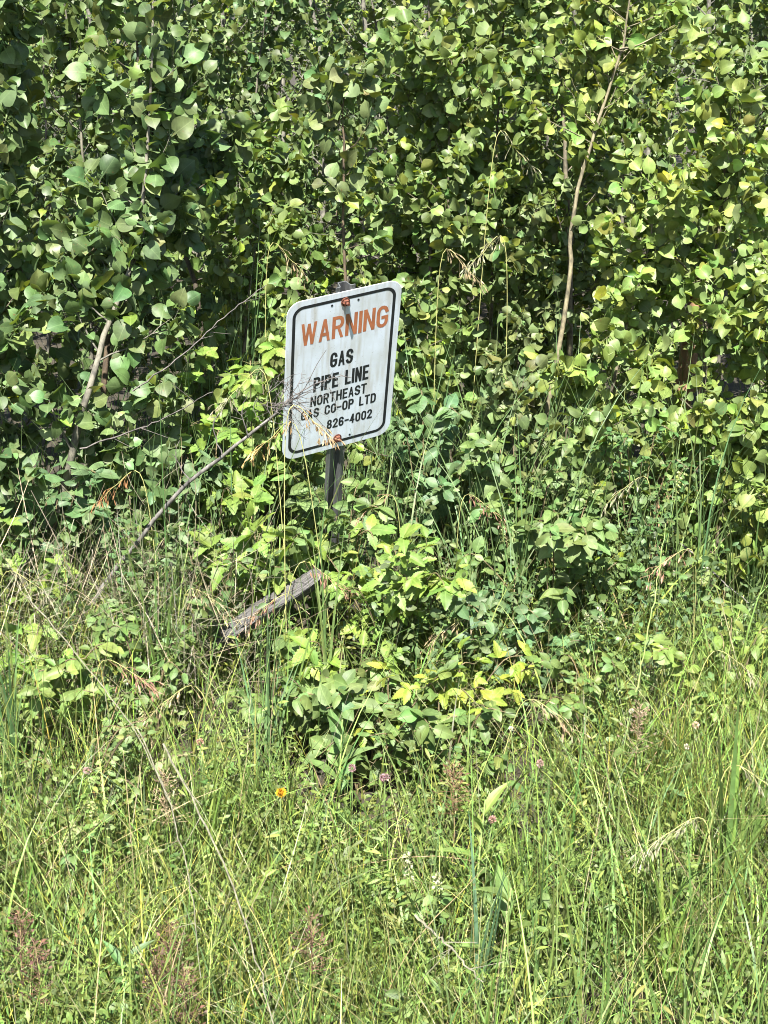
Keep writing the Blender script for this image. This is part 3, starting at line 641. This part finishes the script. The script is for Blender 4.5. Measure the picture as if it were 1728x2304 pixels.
bush(sn, 'shrub', fl(720, 1600, -1.3, 0), .2, 12, .18, T_OVAL, .045, SG, 'round leaved snowberry shrub filling the gap below the grey log', 326)
bush(sn, 'shrub', fl(820, 1660, -1.45, 0), .28, 12, .18, T_OVAL, .045, SG, 'low snowberry shrub beside the pink clovers', 327)
bush(sn, 'shrub', fl(1600, 1130, -.5, 0), .6, 12, .22, T_OVAL, .042, (.18, .26, .06), 'snowberry shrub at the right edge below the yellow-green saplings', 328)
bush(sn, 'shrub', fl(1430, 1150, -.55, 0), .55, 14, .2, T_OVLO, .02, (.1, .2, .06), 'fine leaved dark green shrub at right of centre', 329)
bush(sn, 'shrub', fl(300, 1150, -.6, 0), .5, 10, .2, T_OVAL, .04, SB, 'shaded snowberry shrub under the left saplings', 330)
bush(sn, 'shrub', fl(60, 1060, -.7, 0), .55, 8, .16, T_OVAL, .05, SB, 'shaded shrub with wide leaves at the left edge', 331)
bush(sn, 'shrub', fl(1640, 1560, -1.3, 0), .28, 9, .18, T_OVAL, .035, (.2, .3, .06), 'low bright leafy shrub at the right edge of the meadow', 332)
bush(sn, 'shrub', fl(60, 1540, -1.4, 0), .26, 9, .16, T_OVAL, .035, (.19, .28, .07), 'low leafy shrub at the left edge of the meadow', 333)

bush(sn, 'shrub', fl(330, 1500, -1.3, 0), .3, 9, .2, T_OVAL, .03, (.15, .24, .07), 'small leaved low shrub among the dead stems left of the log', 334)
bush(sn, 'shrub', fl(1350, 1560, -1.25, 0), .28, 10, .2, T_OVAL, .028, (.17, .26, .07), 'small leaved low shrub in the right meadow below the snowberries', 335)
bush(sn, 'shrub', fl(1000, 1700, -1.5, 0), .24, 9, .18, T_OVAL, .028, (.15, .23, .065), 'small dark low shrub under the yellowing raspberry bush', 336)
bush(sn, 'shrub', fl(170, 1780, -1.7, 0), .27, 14, .2, T_OVLO, .018, (.2, .28, .09), 'pale fine leaved low shrub in the left meadow', 337)
bush(sn, 'shrub', fl(480, 1350, -.95, 0), .36, 9, .18, T_OVAL, .032, (.13, .21, .06), 'shaded low shrub behind the lower end of the log', 338)
# ---------------------------------------------------------------- meadow
def zone(n, y0, y1, rg, margin=.35, pw=1.):
    y = y0 + (y1 - y0) * rg.random(n) ** pw; hw = (y + 4.4) * .27 + margin; x = rg.uniform(-1, 1, n) * hw
    return np.stack([x, y, gz(x, y) - .01], 1)
def clump(P, rg, k=9, s=.035):
    c = P[rg.integers(0, max(1, len(P) // k), len(P))]; Q = c + rg.normal(0, s, P.shape) * [1, 1, 0]; Q[:, 2] = gz(Q[:, 0], Q[:, 1]) - .01; return Q
def patch(P, k=0):
    x, y = P[:, 0], P[:, 1]
    return (np.sin(5.1 * x + 2.2 * y + k) + np.sin(3.3 * y - 4.2 * x + 1.7 * k) + np.sin(9.7 * x - 6 * y + 2 * k) * .7 + np.sin(13 * y + 7 * x + k) * .6) / 3.3
HOLES = [(-.55, -.12, -1.5, -1.0, .85), (-.12, .0, -1.5, -.6, .75), (-.28, -.12, -1.2, -.6, .6), (-.12, .34, -1.85, -1.2, .6), (.22, .5, -1.45, -.95, .5), (-.2, .02, -1.75, -1.35, .7), (-1.0, -.5, -1.65, -1.1, .6), (.5, .8, -1.3, -.9, .5)]
def cleared(P):
    # trodden or shaded hollows where little grows
    m = np.ones(len(P), bool)
    for x0, x1, y0, y1, pr in HOLES:
        cx, cy, rx, ry = (x0 + x1) / 2, (y0 + y1) / 2, (x1 - x0) / 2, (y1 - y0) / 2
        m &= ~((((P[:, 0] - cx) / rx) ** 2 + ((P[:, 1] - cy) / ry) ** 2 < 1.1) & (rg.random(len(P)) < pr))
    return P[m]
def thin(P, k, lo=-.25):
    """patchy growth: drop plants where the patch value is low"""
    P = cleared(P)
    return P[patch(P, k) + rg.uniform(-.3, .3, len(P)) > lo]
def ptint(base, P, k, dv=.25, dh=.14):
    f = patch(P, k + 5)[:, None]; return np.clip(tints(base, len(P), rg, dv, dh) * np.exp(f * np.array([[.22, .12, .1]])), .004, .8)
rg = np.random.default_rng(9)
g = Geo(); P = thin(clump(zone(23000, -3.25, -.75, rg), rg, 9, .03), 1, -.35); n = len(P)
hs = np.interp(P[:, 1], [-3.2, -2.2, -1.2, -.7], [.8, .9, 1., 1.1]) * np.exp(.35 * patch(P, 2))
blades(g, P, rg.uniform(.12, .36, n) * hs, rg.uniform(0, 6.28, n), np.abs(rg.normal(0, .35, n)), rg.uniform(.05, 1.8, n), rg.uniform(.0018, .0048, n), ptint((.185, .255, .055), P, 3, .5, .2), rg)
P = thin(clump(zone(3600, -3.2, -.5, rg), rg, 5), 4, -.3); n = len(P)
blades(g, P, rg.uniform(.2, .42, n), rg.uniform(0, 6.28, n), rg.uniform(0, .45, n), rg.uniform(.2, 1.6, n), rg.uniform(.004, .009, n), ptint((.155, .235, .06), P, 3, .45), rg, seg=7)
P = thin(clump(zone(1500, -3.0, -1.0, rg), rg, 9, .03), 6, 0); n = len(P)
blades(g, P, rg.uniform(.3, .52, n), rg.uniform(0, 6.28, n), rg.uniform(0, .25, n), rg.uniform(.05, .9, n), rg.uniform(.003, .007, n), ptint((.17, .25, .06), P, 3, .45), rg, seg=7)
tag(g.build('meadow_grass', M_GRASS), 'green grass growing thickly across the foreground', 'grass', kind='stuff')
g = Geo(); P = thin(zone(2800, -3.2, -.5, rg), 7, -.2); n = len(P)
blades(g, P, rg.uniform(.15, .45, n), rg.uniform(0, 6.28, n), rg.uniform(0, .8, n) , rg.uniform(0, .9, n), rg.uniform(.001, .0022, n), tints((.30, .28, .14), n, rg, .35, .12), rg, tip=.35)
P = thin(zone(2300, -3.2, -.6, rg), 8, -.2); P[:, 2] += rg.uniform(0, .2, len(P)); n = len(P)
blades(g, P, rg.uniform(.08, .3, n), rg.uniform(0, 6.28, n), rg.uniform(.5, 1.7, n), rg.uniform(-.3, .9, n), rg.uniform(.001, .003, n), tints((.29, .26, .14), n, rg, .4, .12), rg, tip=.3)
tag(g.build('dry_grass', M_DRY), 'dry straw coloured stems tangled through the green grass', 'dry grass', kind='stuff')
# tangle of grey dead stems left of the log
g = Geo(); n = 1500; P = np.stack([rg.uniform(-1.05, -.3, n), rg.uniform(-1.35, -.6, n), rg.uniform(0, .42, n) ** 1.2], 1)
blades(g, P, rg.uniform(.06, .3, n), rg.uniform(0, 6.28, n), rg.uniform(.3, 1.8, n), rg.normal(0, .8, n), rg.uniform(.0012, .0032, n), tints((.25, .225, .15), n, rg, .45, .08), rg, tip=.25, seg=6)
tag(g.build('dead_stem_tangle', M_DRY), 'tangle of greyish dead stems and withered blades left of the log', 'dead stems', kind='stuff')
# tall grass at the thicket edge
g = Geo(); n = 1700; P = cleared(clump(zone(n, -.9, .35, rg, .1), rg, 14, .05)); n = len(P)
blades(g, P, rg.uniform(.35, .85, n), rg.uniform(0, 6.28, n), rg.uniform(0, .25, n), rg.uniform(.1, 1.2, n), rg.uniform(.003, .008, n), tints((.13, .21, .07), n, rg, .22, .12), rg, seg=8)
tag(g.build('tall_grass', M_GRASS), 'tall green grass growing up between the saplings', 'grass', kind='stuff')

# small leaved weeds (clover, vetch, alfalfa) as ground cover
def sprigs(g, P, h, nl, ls, tint, rg, T=T_TINY, stemcol=(.16, .24, .06)):
    n = len(P); az = rg.uniform(0, 6.28, n); th = rg.uniform(0, .5, n)
    C = blades(g, P, h, az, th, rg.uniform(-.2, .6, n), np.full(n, .0016), np.tile(stemcol, (n, 1)), rg, seg=5, tip=.2)
    idx = np.repeat(np.arange(n), nl); q_ = rg.uniform(.25, 1, len(idx)) * 4.999; i = q_.astype(int)
    A = C[idx, i] * (1 - (q_ - i))[:, None] + C[idx, i + 1] * (q_ - i)[:, None]
    Y = nrm(rg.normal(0, 1, (len(idx), 3)) * [1, 1, .5] + [0, 0, .25]); N = nrm(rg.normal(0, .7, (len(idx), 3)) + [0, -.25, .8])
    A = A + Y * rg.uniform(0, .02, len(idx))[:, None]
    put_leaves(g, T, A, Y, N, ls * rg.uniform(.6, 1.3, len(idx)), np.repeat(tints(tint, n, rg, .2, .12), nl, 0) * np.exp(rg.normal(0, .12, (len(idx), 1))), rg)
g = Geo()
def spr(n, y0, y1, k, s_, h0, h1, nl, ls, tint, kk, lo=-.4, T=T_TINY):
    P = thin(clump(zone(n, y0, y1, rg), rg, k, s_), kk, lo); P = P[(P[:, 0] < 0) | (rg.random(len(P)) < .65)]; sprigs(g, P, rg.uniform(h0, h1, len(P)), nl, ls, tint, rg, T)
spr(3600, -3.2, -.7, 14, .05, .08, .27, 18, .0135, (.165, .24, .055), 11, -.1)
spr(2500, -3.2, -.7, 12, .05, .08, .30, 16, .021, (.195, .265, .06), 12, -.1, T_LANCE)
spr(3600, -3.2, -.7, 6, .06, .03, .13, 16, .017, (.13, .2, .05), 15, -.9)
spr(700, -3.2, -.7, 8, .05, .06, .22, 10, .024, (.16, .24, .07), 13, 0)
spr(1300, -1.1, -.1, 8, .06, .15, .5, 20, .02, (.11, .18, .065), 14)
tag(g.build('small_weeds', M_BUSH), 'small leaved clover and vetch covering the ground between the grass', 'weeds', kind='stuff')

# grass tufts one can tell apart
def tuft(base, n, h, wd, tint, label, seed, lean=.5, az=None):
    rg = np.random.default_rng(seed); base = np.asarray(base, float); P = base + rg.normal(0, .012, (n, 3)) * [1, 1, 0]; g = Geo()
    a = rg.uniform(0, 6.28, n) if az is None else rg.normal(az, .7, n)
    blades(g, P, h * rg.uniform(.6, 1.1, n), a, rg.uniform(0, lean * .5, n), rg.uniform(.1, lean * 2, n), wd * rg.uniform(.7, 1.2, n), tints(tint, n, rg, .15, .08), rg, seg=10)
    tag(g.build('grass_tuft', M_GRASS, None, base), label, 'grass tuft', 'grass tufts')
BG = (.12, .22, .08)
tuft(fl(600, 1700, -1.5, 0), 14, .52, .009, (.14, .25, .1), 'blue-green grass tuft leaning right below the grey log', 401, .35, 1.2)
tuft(fl(20, 1560, -1.5, 0), 14, .42, .011, BG, 'dark broad bladed grass tuft at the left edge', 402, .3)
tuft(fl(1640, 1980, -1.9, 0), 14, .5, .014, (.16, .27, .07), 'broad bladed grass tuft at lower right', 403, .3)
tuft(fl(1060, 2304, -2.3, 0), 9, .42, .010, (.11, .2, .1), 'blue-green grass tuft at the bottom edge right of centre', 404, .3)
tuft(fl(360, 1420, -1.2, 0), 18, .55, .009, (.17, .28, .07), 'tall upright grass tuft left of the grey log', 405, .25)
tuft(fl(720, 1230, -1.15, 0), 8, .62, .008, (.2, .3, .09), 'long grass blades standing in front of the sign post', 406, .35)
tuft(fl(1060, 1100, -.7, 0), 18, .72, .009, (.17, .27, .1), 'fine grey-green grass tuft fanning right beside the sign', 407, .45)
tuft(fl(1170, 1250, -.8, 0), 16, .62, .008, (.13, .22, .07), 'tall grass tuft right of the fanning grey-green one', 408, .35)
tuft(fl(540, 640, -.05, 0), 26, 1.05, .008, (.14, .23, .08), 'tallest grass tuft growing among the leaves up left of the sign', 409, .25)
tuft(fl(1690, 1240, -.7, 0), 18, .5, .009, (.15, .25, .07), 'grass tuft at the right edge below the saplings', 410, .4)
tuft(fl(1620, 1540, -1.25, 0), 18, .4, .008, (.2, .3, .08), 'bright grass tuft at right above the meadow', 411, .4)
tuft(fl(480, 1950, -1.9, 0), 16, .45, .009, (.19, .3, .06), 'yellow-green grass tuft in the left foreground', 412, .3)
tuft(fl(1500, 2250, -2.2, 0), 24, .42, .008, (.2, .3, .06), 'arching yellow-green grass tuft at the bottom right', 413, .8)

# nodding brome heads
def brome(px, py, Y, sgn, tint, label, seed, n=18, L=.015, spread=.05, group='nodding brome grasses'):
    rg = np.random.default_rng(seed); Y = yz(py, .3) if py > 1450 else Y; tip = at(px, py, Y); base = G(tip[0] - sgn * rg.uniform(.03, .12), Y + rg.uniform(-.03, .08)); t = empty('brome_grass', base, label, 'grass plant', group)
    P = spline([base, (base * .45 + tip * .55) - [sgn * .02, 0, 0], tip + [-sgn * .02, 0, .01], tip + [sgn * .045, 0, -.015], tip + [sgn * .08, 0, -.05]], 26)
    g = Geo(); tube(g, P, np.linspace(.0014, .0005, 26), 4, (.34, .34, .13)); g.build('stem', M_DRY, t, base)
    g = Geo(); A, Y_, N_ = [], [], []
    for k in range(n):
        i = rg.integers(14, 26); p = P[i]; e = p + np.array([rg.normal(0, .35) + sgn * .4, rg.normal(0, .4), -rg.uniform(.3, 1)]) * spread * rg.uniform(.3, .8)
        tube(g, [p, e], [.0004, .0003], 3, tint)
        A.append(e); Y_.append(nrm(e - p + np.array([0, 0, -.02]))); N_.append(rg.normal(0, 1, 3))
    put_leaves(g, T_LANCE, A, np.array(Y_), np.array(N_), L * rg.uniform(.8, 1.3, n), tints(tint, n, rg, .2, .1), rg)
    for a_, b_ in zip(A, Y_): tube(g, [a_, a_ + b_ * L * .6, a_ + b_ * L], [.0006, .0015, .0003], 4, tint)
    g.build('seed_head', M_DRY, t, base); return t
TAN = (.42, .34, .2); PINK = (.42, .24, .17); PALE = (.36, .35, .22)
for a in ((335, 620, -.3, -1, TAN, 'pale nodding brome head left of the tall grass up left of the sign', 501), (620, 575, -.1, 1, TAN, 'straw coloured brome head just above the left of the sign', 502),
          (580, 860, -.95, -1, PALE, 'thick pale brome head against the left edge of the sign', 503), (668, 940, -1.06, 1, (.42, .29, .15), 'orange-brown brome head hanging over the lower left of the sign face', 504),
          (650, 975, -1.05, -1, (.55, .38, .16), 'tan brome head hanging at the bottom left corner of the sign', 505), (300, 1080, -.9, -1, (.42, .22, .1), 'rusty brown brome head beside the dead branch', 506),
          (440, 1340, -1.15, 1, TAN, 'drooping tan brome head left of the grey log', 507), (690, 1280, -1.05, 1, PINK, 'pinkish brome head over the top end of the grey log', 508),
          (640, 1350, -1.1, -1, PINK, 'pinkish brown brome head across the middle of the grey log', 509), (250, 1500, -1.4, 1, PINK, 'pink brome head in the left weeds', 510),
          (425, 1560, -1.45, -1, TAN, 'long tan brome head hanging below the left of the log', 511), (870, 1130, -.8, -1, PINK, 'reddish brome head right of the sign post', 512),
          (1050, 1400, -1.1, -1, TAN, 'tan drooping brome head among right centre grass', 513), (1200, 1590, -1.4, 1, TAN, 'arching tan brome head over the right centre meadow', 514),
          (1130, 330, .0, 1, PALE, 'pale brome head high among the leaves right of centre', 515), (1010, 590, -.3, 1, TAN, 'brown brome head among leaves above right of the sign', 516),
          (30, 1300, -1.1, 1, PALE, 'pale brome head at the left edge', 517), (1540, 1250, -1.0, -1, PINK, 'reddish brome head at right edge of the shrubs', 518),
          (1560, 1860, -1.9, -1, PALE, 'whitish brome head in the lower right meadow', 519), (1660, 1740, -1.7, 1, PALE, 'pale feathery brome head at the right edge', 520),
          (1620, 1480, -1.3, 1, PALE, 'pale brome head above the right edge meadow', 521), (1120, 560, -.2, -1, PALE, 'pale green brome head below the pale cream trunk', 522),
          (1060, 1130, -.85, 1, PINK, 'reddish brown brome head in the shade right of centre', 523), (1440, 1090, -.8, -1, PALE, 'small pale brome head in front of the fine leaved shrub', 524)):
    brome(*a, n=20 if a[6] % 3 else 28)

# dark brown and pink panicles in the foreground left
def panicle(px, py, Y, tint, label, seed, h=.11, n=80):
    rg = np.random.default_rng(seed); Y = yz(py, .27) if py > 1450 else Y; top = at(px, py, Y); base = G(top[0], Y + .02); t = empty('seeding_weed', base, label, 'weed', 'brown seeding weeds in the meadow'); g = Geo()
    tube(g, [base, (base + top) / 2 + rg.normal(0, .006, 3), top], [.0016, .0013, .0008], 4, (.3, .24, .12)); g.build('stem', M_DRY, t, base); g = Geo(); A, Y_ = [], []
    for k in range(n):
        q_ = rg.random(); p = top - [0, 0, q_ * h]; d = nrm(rg.normal(0, 1, 3) * [1, 1, .3] + [0, 0, .7]); e = p + d * (.012 + .05 * q_ * rg.random())
        tube(g, [p, e], [.0005, .0004], 3, tint); A.append(e); Y_.append(d)
    put_leaves(g, T_TINY, A, np.array(Y_), rg.normal(0, 1, (n, 3)), .006 * rg.uniform(.7, 1.4, n), tints(tint, n, rg, .25, .1), rg)
    g.build('seed_head', M_DRY, t, base)
BR = (.12, .07, .045)
for a in ((380, 2080, -2.05, BR, 'dark brown seeding weed in the left foreground', 601), (350, 2150, -2.1, BR, 'brown seeding weed lowest in the left foreground', 602), (415, 2180, -2.1, (.15, .09, .06), 'reddish brown seeding weed right of the lowest brown one', 603),
          (45, 2060, -2.0, (.15, .09, .06), 'pinkish brown seeding weed at the left edge', 604), (80, 2130, -2.05, (.15, .09, .06), 'brown seeding weed near the bottom left corner', 605), (370, 1740, -1.7, (.34, .26, .16), 'light brown seeding weed in the left meadow', 606),
          (1440, 1590, -1.5, (.3, .22, .15), 'brown seeding weed in the right meadow', 607), (700, 2060, -2.0, (.15, .09, .06), 'thin brown seeding weed left of bottom centre', 608), (1020, 1720, -1.7, (.2, .12, .07), 'orange-brown withered weed right of the pink clovers', 609)):
    panicle(*a)

# flowering plants
def ball_head(g, c, r, tint, rg, n=60, up=.5, L=.5):
    d = nrm(rg.normal(0, 1, (n, 3)) + [0, 0, up]); put_leaves(g, T_TINY, c + d * r * .45, d, rg.normal(0, 1, (n, 3)), r * L * rg.uniform(.8, 1.2, n) * 1.1, tints(tint, n, rg, .15, .1), rg)
def flower(name, cat, px, py, Y, r, tint, label, seed, group=None, centre=None, leaf=(.14, .24, .07)):
    rg = np.random.default_rng(seed); Y = yz(py, .27) if py > 1450 else Y; top = at(px, py, Y); base = G(top[0] + rg.normal(0, .02), Y + .03); t = empty(name, base, label, cat, group)
    g = Geo(); P = spline([base, (base + top) / 2 + rg.normal(0, .008, 3), top], 8); tube(g, P, .0009, 4, (.3, .4, .15)); g.build('stem', M_GRASS, t, base)
    g = Geo()
    if centre is None: ball_head(g, top, r, tint, rg, 80)
    else:
        m = 13; a = np.linspace(0, 6.28, m, endpoint=False); d = np.stack([np.cos(a), -.5 * np.ones(m), np.sin(a) + .3], 1)
        put_leaves(g, T_TINY, np.tile(top, (m, 1)), d, np.tile([0., -1, .5], (m, 1)), np.full(m, r * 1.1), tints(tint, m, rg, .1, .05), rg)
    g.build('flower_head', M_PETAL, t, base)
    if centre is not None:
        g = Geo(); ball_head(g, top + [0, -.003, .002], r * .45, centre, rg, 40, L=.9); g.build('flower_centre', M_PETAL, t, base)
    g = Geo(); k = 9; i = rg.integers(1, 6, k); Yd = nrm(rg.normal(0, 1, (k, 3)) * [1, 1, .3]); put_leaves(g, T_OVLO, P[i], Yd, nrm(rg.normal(0, .3, (k, 3)) + [0, 0, 1]), .022 * rg.uniform(.8, 1.3, k), tints(leaf, k, rg, .15, .1), rg)
    g.build('foliage', M_BUSH, t, base)
PK = (.42, .27, .29)
for i, a in enumerate(((792, 1728, -1.65, .008, PK, 'pink clover flower in the dark gap below the snowberries, left one of two', 701), (862, 1750, -1.68, .008, PK, 'pink clover flower right of the similar one by the dark gap', 702),
          (450, 1670, -1.6, .008, (.5, .33, .24), 'faded brownish clover head left of centre', 703), (1108, 1845, -1.8, .008, (.55, .34, .3), 'dull pink clover head beside the tall thistle leaf', 704),
          (1565, 1632, -1.6, .008, (.7, .55, .42), 'cream and pink clover head in the right meadow', 705), (866, 1750, -1.4, .009, PK, 'small pink clover head behind the two by the gap', 706),
          (1215, 1718, -1.75, .008, (.6, .42, .4), 'pale pink clover head at right of centre', 707), (195, 1735, -1.7, .008, (.55, .4, .36), 'dusty pink clover head in the left meadow', 708))):
    flower('clover', 'clover', *a, group='clover heads in the meadow')
flower('yellow_flower', 'flower', 632, 1782, -1.75, .009, (.75, .42, .02), 'single orange-yellow flower in the meadow left of centre', 711, centre=(.6, .28, .02))
for a in ((1420, 1600, -1.55, .0055, (.75, .74, .62), 'tiny white flower in the right meadow beside the brown weed', 712), (1545, 1680, -1.65, .006, (.78, .76, .68), 'tiny white flower below the cream clover', 713), (1150, 1640, -1.6, .0055, (.75, .74, .6), 'tiny white flower below the golden raspberry leaves', 714), (285, 1535, -1.45, .007, (.75, .74, .62), 'small white bloom left of the grass tuft', 715)):
    flower('white_flower', 'flower', *a, group='tiny white flowers')
def spike(px, py, Y, h, tint, label, seed, n=70, r=.008):
    rg = np.random.default_rng(seed); Y = yz(py, .27) if py > 1450 else Y; top = at(px, py, Y); base = G(top[0] + rg.normal(0, .03), Y + .03); t = empty('sweet_clover', base, label, 'flower', 'pale flower spikes'); g = Geo()
    P = spline([base, (base + top) / 2 + rg.normal(0, .01, 3), top], 12); tube(g, P, np.linspace(.0016, .0006, 12), 4, (.24, .34, .1)); g.build('stem', M_GRASS, t, base)
    g = Geo(); q_ = rg.random(n); ax_ = nrm(P[-1] - P[-2]); A = top - ax_ * (q_ * h)[:, None]; d = nrm(rg.normal(0, 1, (n, 3)))
    put_leaves(g, T_TINY, A + d * (.35 + .65 * q_)[:, None] * r * .6, d, rg.normal(0, 1, (n, 3)), r * .75 * rg.uniform(.6, 1.2, n), tints(tint, n, rg, .15, .06), rg); g.build('flower_spike', M_PETAL, t, base)
    g = Geo(); k = 26; i = rg.integers(3, 10, k); Yd = nrm(rg.normal(0, 1, (k, 3)) * [1, 1, .3]); put_leaves(g, T_OVLO, P[i] + Yd * .01, Yd, nrm(rg.normal(0, .3, (k, 3)) + [0, -.2, 1]), .02 * rg.uniform(.7, 1.3, k), tints((.15, .25, .07), k, rg, .15, .1), rg); g.build('foliage', M_BUSH, t, base)
WH = (.62, .64, .42)
for a in ((1345, 1360, -1.1, .07, WH, 'white sweet clover spike in front of the right shrubs', 721), (1320, 1380, -1.12, .05, WH, 'shorter white sweet clover spike left of the taller one', 722), (1590, 1270, -.95, .05, WH, 'white sweet clover spike near the right edge', 723),
          (1530, 1060, -.75, .06, (.5, .56, .25), 'pale green sweet clover spike below the lime sapling', 724), (280, 1620, -1.5, .07, (.5, .56, .25), 'plump greenish white flower spike in the left meadow', 725), (325, 1580, -1.45, .06, (.5, .56, .28), 'greenish white flower spike beside the plump one', 726),
          (915, 1915, -1.9, .06, WH, 'white flower spike lying in the foreground centre', 727), (200, 1800, -1.75, .05, (.5, .55, .25), 'pale flower spike in the left foreground', 728), (985, 1960, -1.95, .04, WH, 'small white flower spike right of the foreground centre', 729), (1130, 1190, -.8, .04, (.45, .5, .22), 'faint greenish spike in the shaded shrubs', 730),
          (160, 1850, -1.8, .05, (.42, .5, .2), 'greenish seed spike in the lower left', 731), (300, 2150, -2.1, .06, (.36, .46, .14), 'bright green seed spike at lower left', 732)):
    spike(*a)

# broad leaved thistles
def thistle(px, py, Y, top, nl, L, tint, label, seed):
    rg = np.random.default_rng(seed); Y = yz(py, .27) if py > 1450 else Y; tp = at(px, py, Y); base = G(tp[0] - .01, Y + .02); t = empty('sow_thistle', base, label, 'weed', 'broad leaved weeds'); g = Geo()
    P = spline([base, (base + tp) / 2 + rg.normal(0, .006, 3), tp], 10); tube(g, P, np.linspace(.003, .0014, 10), 6, (.3, .42, .14)); g.build('stem', M_GRASS, t, base)
    T = variants([(0, .035), (.1, .06), (.2, .1), (.35, .13), (.5, .15), (.65, .13), (.8, .09), (.92, .04), (1, .004)], 4, pet=0, cols=5, fold=.5)
    for k in range(nl):
        g = Geo(); i = 2 + int(7 * k / nl); a = k * 2.4 + rg.uniform(-.4, .4); el = .3 + .9 * k / nl
        d = np.array([[math.cos(a) * math.cos(el), math.sin(a) * math.cos(el), math.sin(el)]])
        put_leaves(g, T, P[i:i + 1], d, np.array([[-d[0][0] * .5, -d[0][1] * .5 - .2, .9]]), np.array([L * rg.uniform(.7, 1.1)]), tints(tint, 1, rg, .12, .06), rg); g.build('leaf', M_BUSH, t, base)
thistle(1092, 1800, -1.85, 0, 9, .085, (.2, .3, .07), 'upright broad leaved sow thistle right of centre in the foreground', 801)
thistle(1150, 2000, -2.05, 0, 8, .09, (.17, .27, .07), 'sow thistle with wide spreading leaves in the lower foreground', 802)
thistle(630, 1180, -.95, 0, 6, .1, (.22, .36, .06), 'broad leaved weed left of the sign post', 803)
thistle(270, 2110, -2.1, 0, 11, .06, (.1, .19, .06), 'dark green leafy weed in the bottom left', 804)
thistle(770, 1620, -1.5, 0, 8, .1, (.15, .26, .08), 'leafy weed below the middle of the picture', 805)
print('leaves', NL, 'tris', sum(len(m.polygons) for m in bpy.data.meshes) * 2)
